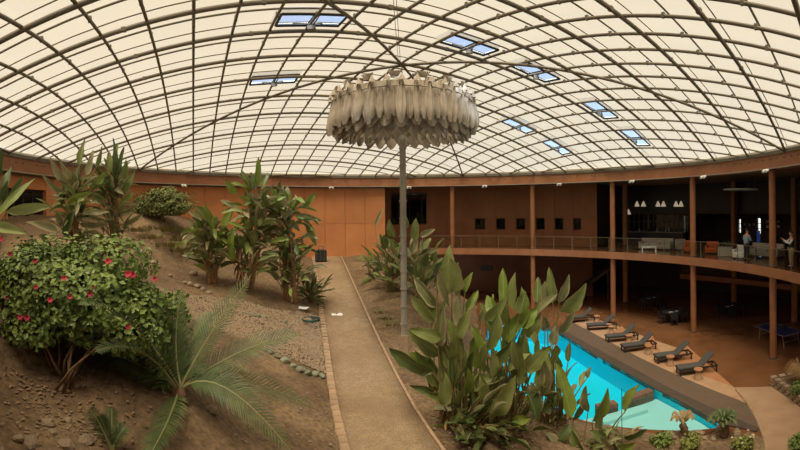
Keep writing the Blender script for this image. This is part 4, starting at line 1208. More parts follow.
# --- F: clumps behind the flowering bush
for seed, x, y, d0, tx, ty, n, lab, keys in (
        (8, 74, 262, 14.0, 76, 195, 15, 'bird-of-paradise with folded dry leaves behind the flowering bush', [(80, 166, 85, 140, 6, 0, 'leaf'), (86, 176, 93, 150, 5), (96, 168, 102, 146, 4), (70, 200, 42, 174, 6, 0, 'leaf_old'), (66, 186, 50, 158, 6, 0, 'leaf_old'), (72, 178, 60, 160, 6, 0, 'leaf_old'), (90, 190, 106, 172, 7), (62, 205, 64, 185, 5, 0, 'leaf_dark'), (68, 203, 92, 192, 7, -.4, 'leaf_bright'), (66, 238, 76, 208, 8, -.5, 'leaf_dark'), (58, 232, 26, 222, 7, -.6, 'leaf_old'), (60, 226, 56, 212, 6, -.4, 'leaf_old'), (80, 224, 108, 224, 6, -.4, 'leaf_old'), (82, 214, 110, 212, 5, -.3, 'leaf_old'), (88, 232, 115, 240, 5, -.3, 'leaf_old'), (48, 243, 38, 235, 7, -.5, 'leaf_dark')]),
        (9, 112, 262, 15.0, 112, 190, 20, 'tall bird-of-paradise with a dense fan of leaves behind the flowering bush', [(112, 180, 113, 138, 7, 0, 'leaf_dark'), (118, 178, 124, 147, 6, 0, 'leaf_dark'), (108, 176, 108, 150, 6), (116, 174, 118, 144, 6, .2, 'leaf'), (122, 196, 135, 170, 6), (114, 190, 128, 182, 6, 0, 'leaf_old'), (126, 212, 141, 198, 4, 0, 'leaf_old'), (125, 224, 143, 214, 5, 0, 'leaf_old'), (118, 208, 133, 192, 5), (104, 200, 96, 180, 6), (113, 186, 104, 158, 7, 0, 'leaf_dark'), (120, 186, 126, 158, 6), (118, 246, 140, 244, 5, -.2)])):
    r_ = random.Random(seed)
    pl0 = at_d(x, y, d0); pl0.z = gz(pl0.x, pl0.y) - .05
    pl = empty('bird_of_paradise', pl0); tag(pl, lab, 'plant')
    P1 = at_d(tx, ty, d0)
    for k in range(3):
        o_ = V3(r_.uniform(-.35, .35), r_.uniform(-.2, .2), 0); trunk(pl, pl0 + o_, P1 + o_ * .7 - V3(0, 0, r_.uniform(.1, .8)), .07, .045)
        for t_ in (.2, .45, .7, .9):
            crown(pl, (pl0 + o_ * 1.3).lerp(P1 + o_, t_), 5, r_, (.2, .6), (.45, .8), (.12, .22), (15, 86), mats=('leaf', 'leaf_old', 'leaf_old', 'leaf_dark'), droop=.6, h0=.2, r0=.015)
    key_leaves(pl, d0, [P1 - V3(0, 0, .3), P1 - V3(.1, 0, .7)], keys, r_)
    crown(pl, P1 - V3(0, 0, .6), n + 8, r_, (.2, .6), (.45, .8), (.15, .26), (0, 88), mats=('leaf', 'leaf_old', 'leaf_dark'), droop=.5, h0=.7, r0=.02)
    crown(pl, P1 - V3(0, 0, .3), 22, r_, (.1, .5), (.5, .8), (.09, .16), (45, 88), mats=('leaf', 'leaf_dark', 'leaf_old'), droop=.15, h0=.5, r0=.015)
    dead_skirt(pl, pl0, 14, r_, 1.2)
    crown(pl, pl0 + V3(0, 0, .7), 18, r_, (.2, .8), (.45, .8), (.08, .16), (30, 80), mats=('leaf_old', 'leaf', 'leaf_old'), h0=.9, r0=.012)
r_ = random.Random(10)
pG = at_d(-8, 290, 9.0); pG.z = gz(pG.x, pG.y) - .05
plG = empty('bird_of_paradise', pG); tag(plG, 'bird-of-paradise with wide smooth leaves before the dark wall window', 'plant')
rG = [pG + V3(0, 0, .6), pG + V3(.2, .1, .9)]
key_leaves(plG, 9.0, rG, [(-4, 218, 36, 178, 8, 0, 'leaf_bright'), (6, 212, 52, 206, 9, .1, 'leaf'), (-12, 226, 28, 234, 9, -.2, 'leaf'), (-4, 184, 2, 148, 7, 0, 'leaf_dark'), (2, 200, 12, 166, 8, .2, 'leaf_dark'), (10, 200, 24, 176, 6, .2, 'leaf_dark'), (0, 210, 8, 180, 8, .3, 'leaf_dark')], r_)

# --- palms
def frond(plant, A, B, T, rng_, nl=38, ll=.56, m='palm_leaflet', up=V3(0, -.62, .78), vdeg=18, lw=.0175):
    """feather frond: rib from A over B to T with leaflets on both sides"""
    o = plant.location; A, B, T = A - o, B - o, T - o
    mb = MB(); mb.cur = 1
    pts = [bez(A, B, T, t / 10) for t in range(11)]
    mb.tube(pts, [.028 * (1 - .8 * t / 10) for t in range(11)], 5, False)
    mb.cur = 0
    for k in range(nl):
        t = .12 + .88 * k / (nl - 1)
        p = bez(A, B, T, t); tg = (bez(A, B, T, min(1, t + .03)) - bez(A, B, T, max(0, t - .03))).normalized()
        sd = tg.cross(up); sd = sd.normalized() if sd.length > 1e-4 else V3(1, 0, 0)
        nn_ = sd.cross(tg)
        L = ll * (math.sin(PI * min(1, (t * .9 + .12))) ** .55) * rng_.uniform(.88, 1.1)
        for s_ in (-1, 1):
            d = (sd * s_ * 1.0 + tg * (.75 + .5 * t) + nn_ * (math.tan(math.radians(vdeg)) * rng_.uniform(.4, 1.2))).normalized()
            q = p + d * L * .55; e = p + d * L + V3(0, 0, -.12 * L)
            w = tg * lw
            mb.add([p - w, p + w, q + w * 1.1, q - w * 1.1, e], [(0, 1, 2, 3), (3, 2, 4)])
    return mb.build('frond', [m, 'palm_rib'], plant)
r_ = random.Random(11)
pp = ground_at(178, 402); D = (pp - EYE).xy.length
palm = empty('date_palm', pp - V3(0, 0, .04)); tag(palm, 'feathery young palm with arching fronds beside the flowering bush', 'palm')
bs = at_d(180, 391, D); 
trunk(palm, palm.location, bs + V3(0, 0, .05), .16, .12, 'trunk', 'bark')
def pf(mx, my, tx, ty, dm=0, dt=0, **k):
    # rib start, point it passes midway, tip
    A = bs + V3(r_.uniform(-.05, .05), r_.uniform(-.05, .05), .02); M_ = at_d(mx, my, D + dm); T = at_d(tx, ty, D + dt)
    C_ = M_ * 2 - (A + T) / 2
    frond(palm, A, C_, T, r_, **k)
for f in ((166, 350, 161, 294, .5, .9), (176, 342, 182, 288, .4, .7), (208, 338, 252, 274, .3, .6), (150, 350, 150, 300, .7, 1.0), (134, 326, 78, 305, -1.1, -2.0), (142, 352, 95, 352, -1.0, -1.7), (138, 330, 104, 318, -.9, -1.8), (238, 353, 300, 333, .2, .3), (232, 378, 315, 407, .5, .6), (226, 388, 292, 452, -.4, -.9), (168, 420, 148, 458, -.9, -1.9), (190, 345, 214, 312, .9, 1.5), (140, 365, 100, 352, .6, .6)):
    pf(*f[:6])
# young palm at the bottom
pq = ground_at(112, 452)
fp = empty('palm_seedling', pq - V3(0, 0, .03)); tag(fp, 'small young palm shoot among the dead leaves', 'palm')
for k, (tx, ty) in enumerate(((90, 408), (100, 416), (125, 428), (112, 408))):
    T = at_d(tx, ty, (pq - EYE).xy.length + .1 * k - .1); A = pq.copy(); frond(fp, A, A.lerp(T, .5) + V3(0, 0, .12), T, r_, 30, .26, lw=.008)
# cycads by the pool
def cycad(x, y, dry, lab):
    p = at_z(x, y, .03); c = empty('cycad', p); tag(c, lab, 'palm')
    trunk(c, p, p + V3(0, 0, .5), .16, .12, 'trunk', 'bark')
    n = 9 if dry else 22
    for k in range(n):
        a = 6.28 * k / n + r_.uniform(-.2, .2); e = r_.uniform(.15, 1.1) if not dry else r_.uniform(.6, 1.0)
        A = p + V3(0, 0, .48); L = r_.uniform(.5, .7)
        T = A + V3(math.cos(a) * math.cos(e), math.sin(a) * math.cos(e), math.sin(e) * .6 - (.1 if dry else 0)) * L
        B = A + V3(math.cos(a) * .3, math.sin(a) * .3, .38 + .2 * math.sin(e))
        frond(c, A, B, T, r_, 30, .18 if not dry else .13, 'palm_dry' if dry else 'palm_leaflet', lw=.009)
cycad(724, 437.5, False, 'small green cycad with a stout trunk by the pool corner')
cycad(683, 438, True, 'small dry yellow cycad on the pool edge')

# --- small-leaved bushes
def bush(name, lab, c, rad, n, ls, m, r_, stems=6, base=None, skirt=0):
    b = empty(name, base); tag(b, lab, 'bush')
    mb = MB()
    lobes = []
    for k in range(26):
        a = r_.uniform(0, 6.28); t = r_.uniform(.1, .72); h_ = r_.uniform(-.55, .62)
        lobes.append((V3(math.cos(a) * rad.x * t, math.sin(a) * rad.y * t, h_ * rad.z), r_.uniform(.28, .42)))
    for k in range(n):
        lc, lr = r_.choice(lobes)
        v = V3(r_.gauss(0, 1), r_.gauss(0, 1), r_.gauss(0, 1)).normalized()
        s_ = lr * r_.uniform(.72, 1.06)
        p = lc + V3(v.x * rad.x * s_, v.y * rad.y * s_, v.z * rad.z * s_)
        if k % 3 == 0:
            s_ = (1 + .42 * noise.noise(v * 2.2 + c) + .2 * noise.noise(v * 6 + c)) * (.8 + .22 * r_.random() ** 2); p = V3(v.x * rad.x * s_ * .86, v.y * rad.y * s_ * .86, v.z * rad.z * s_ * .86)
        if p.z < -rad.z * .75: p.z = -rad.z * .75 * r_.uniform(.6, 1)
        nrm = (v + V3(r_.uniform(-.6, .6), r_.uniform(-.6, .6), r_.uniform(-.1, .9))).normalized()
        u = nrm.orthogonal().normalized(); u = Matrix.Rotation(r_.uniform(0, 6.28), 3, nrm) @ u; w = nrm.cross(u)
        L = ls * r_.uniform(.6, 1.3); W = L * .36
        q = p + c - base
        mb.add([q - u * L * .5, q - w * W + nrm * .015, q + u * L * .5 - nrm * .01, q + w * W + nrm * .015], [(0, 1, 2), (0, 2, 3)])
    for k in range(skirt):              # foliage hanging down the uphill side
        q = c + V3(r_.uniform(-.95, .9) * rad.x, r_.uniform(.35, 1.25) * rad.y, 0); zg_ = base.z
        q.z = r_.uniform(zg_ - .1, c.z); nrm = V3(r_.gauss(0, 1), r_.gauss(0, 1) - .5, r_.gauss(0, 1)).normalized(); u = nrm.orthogonal().normalized() * ls * .5; w = nrm.cross(u).normalized() * ls * .36
        q = q - base; mb.add([q - u, q - w, q + u, q + w], [(0, 1, 2), (0, 2, 3)])
    mb.build('foliage', m, b)['kind'] = 'stuff'
    for k in range(stems):
        lc, lr = lobes[k % len(lobes)]
        mid = V3(lc.x * .35, lc.y * .35, (c - base).z * .45)
        e = lc + c - base
        st = V3(r_.uniform(-.35, .35), r_.uniform(-.25, .25), -.03)
        MB().tube([st, st.lerp(mid, .6) + V3(r_.uniform(-.1, .1), 0, .05), e.lerp(mid, .5), e], [.035, .028, .02, .01], 6).build('branch', 'bark', b, True)
    return b, lobes
r_ = random.Random(12)
bb = ground_at(58, 384); bb.z -= .04
bc = at_d(58, 291, 10.1)
bsh, lob = bush('flowering_bush', 'big green bush dotted with red flowers on the left slope', bc, V3(2.95, 1.45, 1.36), 30000, .13, 'foliage', r_, 9, bb, 9000)
pet = MB()
for k in range(6):
    a = k * 1.047; pet.add([(0, 0, 0), (math.cos(a - .5) * .05, math.sin(a - .5) * .05, .03), (math.cos(a) * .085, math.sin(a) * .085, .045), (math.cos(a + .5) * .05, math.sin(a + .5) * .05, .03)], [(0, 1, 2, 3)])
for k in range(5):
    a = k * 1.25; pet.add([(0, 0, .02), (math.cos(a - .5) * .035, math.sin(a - .5) * .035, .06), (math.cos(a) * .04, math.sin(a) * .04, .085), (math.cos(a + .5) * .035, math.sin(a + .5) * .035, .06)], [(0, 1, 2, 3)])
petm = pet.mesh('flower', 'flower'); petp = pet.mesh('flower', 'flower_pale')
for x, y in ((1, 239), (10, 254), (35, 261), (108, 261), (64, 278), (36, 287), (92, 287), (7, 298), (26, 317), (20, 317), (70, 297), (90, 294), (128, 274), (155, 279), (133, 275), (27, 318), (50, 300), (128, 327)):
    rr_ = ray(x, y); oc_ = EYE - bc; iv = V3(1 / 2.95, 1 / 1.45, 1 / 1.36)
    ds_ = V3(rr_.x * iv.x, rr_.y * iv.y, rr_.z * iv.z); os_ = V3(oc_.x * iv.x, oc_.y * iv.y, oc_.z * iv.z)
    qa, qb, qc = ds_.dot(ds_), ds_.dot(os_), os_.dot(os_) - 1
    disc = qb * qb - qa * qc
    q = EYE + rr_ * ((-qb - math.sqrt(disc)) / qa + .04) if disc > 0 else at_d(x, y, 8.6)
    n = (EYE - q).normalized()
    link('flower', petm, bsh, Matrix.Translation(q - bb) @ n.to_track_quat('Z', 'Y').to_matrix().to_4x4() @ Matrix.Scale(r_.uniform(.65, 1.0), 4))
# hillside bush
r_ = random.Random(13)
hb = ground_at(160, 219); dh = (hb - EYE).xy.length; hb.z -= .05
hc = at_d(162, 203, dh - .4)
bush('hillside_bush', 'wide low green bush at the top of the slope under the wall', hc, V3(2.5, 1.15, 1.05), 8000, .16, 'foliage_hill', r_, 8, hb)
# dark glossy shrub by the path, small strappy plant by the pole
r_ = random.Random(14)
sp_ = ground_at(311, 303); ds = (sp_ - EYE).xy.length
sh_ = empty('dark_shrub', sp_ - V3(0, 0, .03)); tag(sh_, 'dark glossy strap-leaved shrub beside the stone kerb', 'plant')
crown(sh_, sp_ + V3(0, 0, .05), 80, r_, (.1, 1.1), (.5, .9), (.12, .2), (15, 88), mats=('leaf_dark',), droop=.3, h0=.3, r0=.015)
sp_ = ground_at(369, 282)
sh_ = empty('dracaena', sp_ - V3(0, 0, .03)); tag(sh_, 'small strap-leaved plant on a thin trunk near the path end', 'plant')
trunk(sh_, sp_, sp_ + V3(0, 0, 1.3), .1, .06, 'trunk', 'bark')
crown(sh_, sp_ + V3(0, 0, 1.25), 40, r_, (.05, .15), (.6, .95), (.05, .09), (0, 85), mats=('leaf', 'leaf_bright'), droop=.5, r0=.01)
# soft ground plants
def tuft(x, y, n, h, m, lab, group, rr=.35, d=None):
    p = ground_at(x, y) if d is None else at_d(x, y, d)
    t = empty('grass_tuft', p - V3(0, 0, .02)); tag(t, lab, 'grass', group)
    mb = MB()
    for k in range(n):
        a = r_.uniform(0, 6.28); q = V3(math.cos(a), math.sin(a), 0) * rr * r_.random() ** .5
        e = q + V3(math.cos(a) * h * r_.uniform(.2, .8), math.sin(a) * h * r_.uniform(.2, .8), h * r_.uniform(.4, 1)); s_ = V3(-math.sin(a), math.cos(a), 0) * .018
        mb.add([q - s_, q + s_, q.lerp(e, .6) + V3(0, 0, h * .15) + s_, q.lerp(e, .6) + V3(0, 0, h * .15) - s_, e], [(0, 1, 2, 3), (3, 2, 4)])
    mb.build('blades', m, t)['kind'] = 'stuff'
for x, y in ((150, 238), (165, 246), (182, 240), (193, 254), (172, 231), (207, 247), (136, 231), (200, 236), (180, 251), (158, 229)): tuft(x, y, 260, .35, 'grass_dry', 'dry grass tuft on the slope below the hillside bush', 'dry tufts on the slope', .9)
for x, y in ((386, 318), (380, 312), (392, 324), (415, 358), (420, 364)): tuft(x, y, 60, .16, 'grass_green', 'low yellow-green ground plant on the bank by the lamp pole', 'ground plants by the pole', .5)
for x, y in ((226, 368), (236, 372)): tuft(x, y, 70, .12, 'grass_dry', 'low dry ground plant below the gravel bed', 'dry ground plants', .45)
# leafy perennials along the bottom edge
r_ = random.Random(15)
for x, y, m, fl, lab in ((742, 449, 'grass_green', 1, 'yellow-green plant with pale flowers at the walk'), (690, 448, 'grass_green', 0, 'yellow-green plant between the dry cycad and the walk'), (662, 445, 'foliage', 0, 'dark green plant at the pool rim by the shallow end'), (798, 448, 'foliage', 0, 'dark green plant beyond the concrete walk')):
    p = at_z(x, y, .05); b, lb = bush('low_perennial', lab, p + V3(0, 0, .18), V3(.45, .35, .26), 420, .13, m, r_, 3, p)
    if fl:
        for k in range(8):
            q = V3(r_.uniform(-.4, .4), r_.uniform(-.35, .1), r_.uniform(.35, .5)); link('flower', petp, b, Matrix.Translation(q) @ Matrix.Scale(.6, 4))

# ================================================================== STONES AND LITTER
def rock_mesh(seed, name='rock', m='stone', flat=.6):
    r2 = random.Random(seed); bm = bmesh.new(); bmesh.ops.create_icosphere(bm, subdivisions=2, radius=1)
    o_ = V3(r2.uniform(0, 50), r2.uniform(0, 50), 0)
    for v in bm.verts:
        k_ = 1 + .35 * noise.noise(v.co * 1.3 + o_) + .12 * noise.noise(v.co * 3 + o_)
        v.co = V3(v.co.x * k_, v.co.y * k_ * .8, v.co.z * k_ * flat)
    me_ = bpy.data.meshes.new(name); bm.to_mesh(me_); bm.free(); me_.materials.append(MATS[m]); return me_
rocks = [rock_mesh(i) for i in range(5)]; mossy = [rock_mesh(20 + i, 'rock', 'mossy') for i in range(3)]
r_ = random.Random(20)
def rock(x, y, w, lab, group=None, ms=rocks, zflat=None):
    p = ground_at(x, y) if zflat is None else at_z(x, y, zflat); d = (p - EYE).xy.length
    s_ = w * d / F / 2 * 1.35
    o = link('rock', r_.choice(ms), None, Matrix.Translation(p + V3(0, 0, s_ * .25)) @ Matrix.Rotation(r_.uniform(0, 6.28), 4, 'Z') @ Matrix.Scale(s_, 4))
    tag(o, lab, 'rock', group)
rock(193.5, 275, 8, 'largest pale boulder on the bare slope above the gravel')
for x, y, w in ((190, 285, 6), (197, 287, 6), (203, 290, 5), (209, 293.5, 5), (185, 283, 4), (170, 276, 4), (158, 268, 4), (153, 263, 5), (146, 270, 4)): rock(x, y, w, 'small pale stone in the line across the slope', 'stones lining the slope')
for x, y, w in ((205, 300, 3.5), (182, 293, 4), (222, 300, 4), (239, 302, 3), (215, 306, 3)): rock(x, y, w, 'loose stone at the foot of the slope clumps', 'loose stones under the clumps')
for x, y, w in ((270, 353, 6), (277, 357, 6), (285, 362, 9), (293, 367, 6), (300, 371, 8), (307, 374, 7), (315, 375, 7), (322, 377, 6), (264, 350, 5)): rock(x, y, w, 'green-tinted stone bordering the gravel bed', 'green stones below the gravel bed', mossy)
for x, y, w in ((250, 315, 5), (257, 317, 5), (264, 318, 5), (285, 322, 4), (292, 325, 4)): rock(x, y, w, 'small mossy stone along the upper gravel border', 'mossy stones above the gravel bed', mossy)
for x, y, w in ((212, 412, 11), (18, 440, 9), (48, 425, 12), (30, 446, 16), (68, 422, 9), (85, 444, 14), (66, 448, 16), (118, 431, 10), (102, 428, 8), (52, 434, 9)): rock(x, y, w, 'flat stone among the dead leaves under the flowering bush', 'flat stones under the bush')
for k in range(26):
    x = r_.uniform(668, 738); rock(x, 434 + r_.uniform(-1.5, 6) - (3 if x > 715 else 0), r_.uniform(4, 8), 'grey rounded stone along the pool rim by the cycads', 'rim stones by the cycads', rocks, .02)
# gravel bed and litter: nobody could count them
gr = MB(); base = [(1, 0, 0), (0, 1, 0), (-1, 0, 0), (0, -1, 0), (0, 0, .8)]
tri_bed = [(206, 296), (325, 318), (331, 374), (262, 346), (220, 330), (160, 300), (150, 284)]
bed = [(ground_at(*q).x, ground_at(*q).y) for q in tri_bed]
x0, x1 = min(p[0] for p in bed), max(p[0] for p in bed); y0, y1 = min(p[1] for p in bed), max(p[1] for p in bed)
cand = [(r_.uniform(x0, x1), r_.uniform(y0, y1)) for _ in range(16000)]
cand = [c for c in cand if inside(c[0], c[1], bed) and c[0] < np.interp(c[1], PLa[::-1, 1], PLa[::-1, 0]) - .3]
zz_ = np.concatenate([ground_np(c) for c in np.array_split(np.array(cand), 10)])
for (x, y), z in zip(cand, zz_):
    s_ = r_.uniform(.03, .075); a = r_.uniform(0, 6.28); ca, sa = math.cos(a) * s_, math.sin(a) * s_
    gr.add([(x + bx * ca - by * sa * r_.uniform(.6, 1), y + bx * sa + by * ca, z + bz * s_ + .01) for bx, by, bz in base], [(0, 1, 4), (1, 2, 4), (2, 3, 4), (3, 0, 4)])
tag(gr.build('gravel_bed', 'gravel'), 'bed of loose reddish gravel beside the path', 'gravel', kind='stuff')
lt = MB(); lt2 = MB()
def litter(mb, pts, n, spread, sz):
    for k in range(n):
        q = r_.choice(pts); p = V3(q.x + r_.gauss(0, spread), q.y + r_.gauss(0, spread), 0)
        p.z = gz(p.x, p.y) + .035; a = r_.uniform(0, 6.28); L = r_.uniform(.4, 1) * sz
        u = V3(math.cos(a), math.sin(a), r_.uniform(-.2, .3)) * L; w = V3(-math.sin(a), math.cos(a), r_.uniform(-.3, .3)) * L * .45
        mb.add([p - u, p - w, p + u, p + w], [(0, 1, 2), (0, 2, 3)])
litter(lt, [ground_at(*q) for q in ((20, 430), (50, 440), (80, 430), (40, 410), (70, 420), (100, 425), (140, 380), (30, 390), (60, 400))], 420, .55, .075)
litter(lt, [ground_at(*q) for q in ((480, 445), (450, 420), (510, 430), (440, 400), (540, 440), (580, 435))], 220, .6, .08)
litter(lt, [ground_at(*q) for q in ((225, 292), (245, 292), (280, 300), (300, 303), (200, 290), (110, 300))], 220, .8, .08)
litter(lt, [ground_at(*q) for q in ((260, 395), (300, 410), (250, 430), (200, 330), (380, 300), (400, 310), (240, 380), (180, 300))], 260, 1.2, .05)
tag(lt.build('leaf_litter', 'litter'), 'dry leaf litter scattered over the garden soil', 'litter', kind='stuff')
# papers, hose, black case
for x, y, rz, lab in ((337, 316, .3, 'white sheet of paper lying on the path'), (303, 309, -.2, 'white paper sign lying in the soil by the dark shrub')):
    p = path_pt(x, y) + V3(0, 0, .075) if x > 320 else ground_at(x, y) + V3(0, 0, .05)
    mb = MB()
    vs_ = [(i * .14 - .28, j * .2 - .2, .012 * math.sin(i * 1.7 + j) + .012) for j in range(3) for i in range(5)]
    mb.add(vs_, [(j * 5 + i, j * 5 + i + 1, j * 5 + i + 6, j * 5 + i + 5) for j in range(2) for i in range(4)])
    o = mb.build('paper_sheet', 'paper'); o.location = p; o.rotation_euler = (.06, 0, rz); tag(o, lab, 'paper')
hp = ground_at(311, 323); hm = MB().tube([(math.cos(t * .35) * (.42 + .01 * math.sin(t)), math.sin(t * .35) * .42, .03 + t * .0016) for t in range(73)], .022, 5)
o = hm.build('garden_hose', 'hose', None, True, hp + V3(0, 0, .09)); tag(o, 'coiled dark green hose beside the stone kerb', 'hose')
cpx = path_pt(319.5, 259); cpx = at_d(321, 256, 33.4); cpx.z = path_z(33.4) + .06
case = empty('black_case', cpx, .1); tag(case, 'black wheeled case with a pull handle at the end of the path', 'case')
cb = MB().box((0, 0, .48), (.88, .5, .82)).build('body', 'black_metal', case)
for sx in (-.3, 0, .3): MB().box((sx, -.26, .48), (.06, .03, .78)).build('rib', 'charcoal', case)
MB().box((0, -.1, .93), (.6, .4, .1)).build('lid', 'charcoal', case)
MB().tube([(-.17, 0, .95), (-.17, 0, 1.22), (.17, 0, 1.22), (.17, 0, .95)], .03, 6).build('handle', 'black_metal', case)
for sx in (-.32, .32): MB().tube([(sx - .04, 0, .08), (sx + .04, 0, .08)], .08, 10).build('wheel', 'charcoal', case)

# ================================================================== POOLSIDE
def lounger_proto():
    t = empty('sun_lounger'); tag(t, 'x', 'sun lounger', 'sun loungers on the pool terrace')
    fr = MB()
    for y in (-.31, .31): fr.box((1.0, y, .30), (2.0, .05, .07))
    for x in (.03, 1.97): fr.box((x, 0, .30), (.05, .62, .07))
    fr.build('frame', 'black_metal', t)
    for x in (.08, 1.92):
        for y in (-.31, .31): MB().box((x, y, .14), (.06, .06, .28)).build('leg', 'black_metal', t)
    MB().box((.62, 0, .355), (1.2, .60, .05)).build('seat_sling', 'charcoal', t)
    b = MB(); c, s_ = math.cos(.72), math.sin(.72); L = .82
    v = []
    for y in (-.30, .30):
        for a, h in ((0, 0), (L, 0), (L, .05), (0, .05)): v.append((1.2 + a * c - h * s_, y, .335 + a * s_ + h * c))
    b.add(v, [(3, 2, 1, 0), (4, 5, 6, 7), (0, 1, 5, 4), (1, 2, 6, 5), (2, 3, 7, 6), (3, 0, 4, 7)]); b.build('backrest', 'charcoal', t)
    for y in (-.26, .26): MB().tube([(1.45, y, .56), (1.72, y, .33)], .02, 5).build('prop', 'black_metal', t)
    return t
lp = [((567, 322.5), (593, 320.5), 'first dark sun lounger, half hidden by the slender plant clump'), ((587, 330), (617, 328), 'second dark sun lounger from the slender plant clump'), ((606, 342), (638, 338.5), 'third dark sun lounger from the slender plant clump'),
      ((622, 352), (655, 347.5), 'fourth dark sun lounger from the slender plant clump'), ((655, 362.5), (688, 358), 'fifth dark sun lounger, last but one before the concrete walk'), ((677, 375), (713, 370), 'sixth dark sun lounger, closest to the concrete walk')]
proto = None
for a, b, lab in lp:
    A, B = at_z(*a, 0), at_z(*b, 0); d = B - A; rz = math.atan2(d.y, d.x); A.z = .02
    if proto is None:
        proto = lounger_proto(); proto.location = A; proto.rotation_euler = (0, 0, rz); proto['label'] = lab
    else: copy_tree(proto, A, rz, None, lab)
tprot = None
for x, y, lab in ((597, 322.5, 'small terracotta side table behind the first lounger'), (611.5, 333.5, 'small terracotta side table between the second and third loungers'), (629, 343, 'small terracotta side table between the third and fourth loungers'), (648.5, 354, 'small terracotta side table between the fourth and fifth loungers'), (670.5, 365.5, 'small terracotta side table between the fifth and sixth loungers'), (698.5, 379, 'small terracotta side table beyond the last lounger')):
    p = at_z(x, y, 0); p.z = .02
    if tprot is None:
        tprot = empty('side_table', p); tag(tprot, lab, 'side table', 'side tables between the loungers')
        MB().lathe([(0, .40), (.20, .40), (.22, .43), (.22, .46), (.20, .48), (0, .48)], n=20).build('table_top', 'terrace_orange', tprot)
        MB().lathe([(0, 0), (.21, 0), (.21, .03), (.12, .36), (.12, .40), (0, .40)], n=16).build('pedestal', 'terrace_light', tprot)
    else: copy_tree(tprot, p, 0, None, lab)
# dark round tables with chairs in the lower hall
def chair_proto():
    t = empty('dining_chair'); tag(t, 'x', 'chair', 'dark chairs round the hall tables')
    MB().box((0, 0, .45), (.44, .44, .05)).build('seat', 'dark_table', t)
    MB().box((0, -.21, .68), (.44, .04, .34)).build('backrest', 'dark_table', t)
    for x in (-.19, .19):
        for y in (-.19, .19): MB().box((x, y, .215), (.04, .04, .43)).build('leg', 'black_metal', t)
    for x in (-.22, .22): MB().box((x, 0, .64), (.04, .42, .04)).box((x, .19, .54), (.04, .04, .18)).build('armrest', 'black_metal', t)
    return t
cpro = None
for x, y, lab, n in ((673, 322, 'middle', 5), (651, 307, 'far', 4), (729, 316, 'back', 5)):
    p = at_z(x, y, 0)
    where = {'middle': 'standing out in the hall behind the loungers', 'far': 'near the first inner lower column', 'back': 'in front of the second inner lower column'}[lab]
    t = empty('round_table', p); tag(t, 'dark round table ' + where, 'table')
    MB().lathe([(0, .72), (.75, .72), (.77, .74), (.75, .76), (0, .76)], n=28).build('table_top', 'dark_table', t)
    MB().lathe([(.3, 0), (.3, .03), (.05, .07), (.05, .72)], n=14).build('pedestal', 'black_metal', t)
    for k in range(n):
        a = 2 * PI * k / n + .4; q = p + V3(math.cos(a) * .88, math.sin(a) * .88, 0); rz = a + PI / 2
        L = 'dark armchair at the round table ' + where
        if cpro is None: cpro = chair_proto(); cpro.location = q; cpro.rotation_euler = (0, 0, rz); cpro['label'] = L
        else: copy_tree(cpro, q, rz, None, L)
    for k in range(2):
        mb = MB().box((0, 0, .004), (.3, .22, .008)); o = mb.build('menu_card', 'paper', None, False, p + V3(-.25 + .5 * k, -.1, .761)); o.rotation_euler = (0, 0, .5 * k); tag(o, 'white card lying on the round table ' + where, 'card', 'cards on the hall tables')
# table tennis table
A, B = at_z(754.5, 326.5, .76), at_z(787, 337.5, .76); d = (B - A); d.z = 0; d.normalize(); nrm = V3(-d.y, d.x, 0)
if nrm.x < 0: nrm = -nrm
c = A + d * 1.37 + nrm * .76; c.z = 0
tt = empty('table_tennis_table', c, math.atan2(d.y, d.x)); tag(tt, 'blue table tennis table behind the gallery column', 'table')
for sx in (-1, 1):
    h = MB().box((sx * .688, 0, .75), (1.36, 1.52, .025)).build('table_half', 'table_blue', tt)
    MB().box((sx * .688, -.757, .7635), (1.36, .02, .003)).box((sx * .688, .757, .7635), (1.36, .02, .003)).box((sx * 1.36, 0, .7635), (.02, 1.52, .003)).build('edge_line', 'white_paint', h)
    for sy in (-.6, .6): MB().tube([(sx * 1.15, sy, 0), (sx * 1.0, sy, .74)], .025, 6).build('leg', 'galv', tt)
    MB().tube([(sx * 1.08, -.6, .3), (sx * 1.08, .6, .3)], .02, 6).build('stretcher', 'galv', tt)
MB().box((0, 0, .84), (.01, 1.6, .15)).build('net', 'charcoal', tt)
# stone planter at the edge of the walk
pa = [at_z(x, y, 0) for x, y in ((774, 386.5), (783, 393), (793, 400), (806, 410), (822, 424))]
pb = [at_z(x, y, 0) for x, y in ((774, 386.5), (786, 384), (800, 381.5), (815, 379))]
plw = empty('stone_planter', pa[0]); tag(plw, 'low rubble stone planter wall at the edge of the concrete walk', 'planter')
r_ = random.Random(22)
stv = []
for k in range(5):
    b = MB(); p = []
    for z in (0, 1):
        for x, y in ((-1, -1), (1, -1), (1, 1), (-1, 1)): p.append((x * .155 * r_.uniform(.85, 1), y * .13 * r_.uniform(.85, 1), z * .15 * r_.uniform(.9, 1)))
    b.add(p, [(3, 2, 1, 0), (4, 5, 6, 7), (0, 1, 5, 4), (1, 2, 6, 5), (2, 3, 7, 6), (3, 0, 4, 7)]); stv.append(b.mesh('stone', 'stone'))
for side in (pa, pb):
    L = resample(side, max(3, int(sum((b - a).length for a, b in zip(side, side[1:])) / .33)))
    for row in range(3):
        for i in range(len(L) - 1):
            q = L[i].lerp(L[i + 1], .5 * (row % 2)); dd = L[i + 1] - L[i]
            link('stone', r_.choice(stv), plw, Matrix.Translation(q - plw.location + V3(0, 0, row * .155)) @ Matrix.Rotation(math.atan2(dd.y, dd.x) + r_.uniform(-.08, .08), 4, 'Z'))
so = [(p.x, p.y) for p in pa] + [(p.x, p.y) for p in pb[::-1][:-1]]
child(MB().poly_prism(so, .0, .38), 'soil', 'soil', plw)
pc = at_z(800, 383, .38)
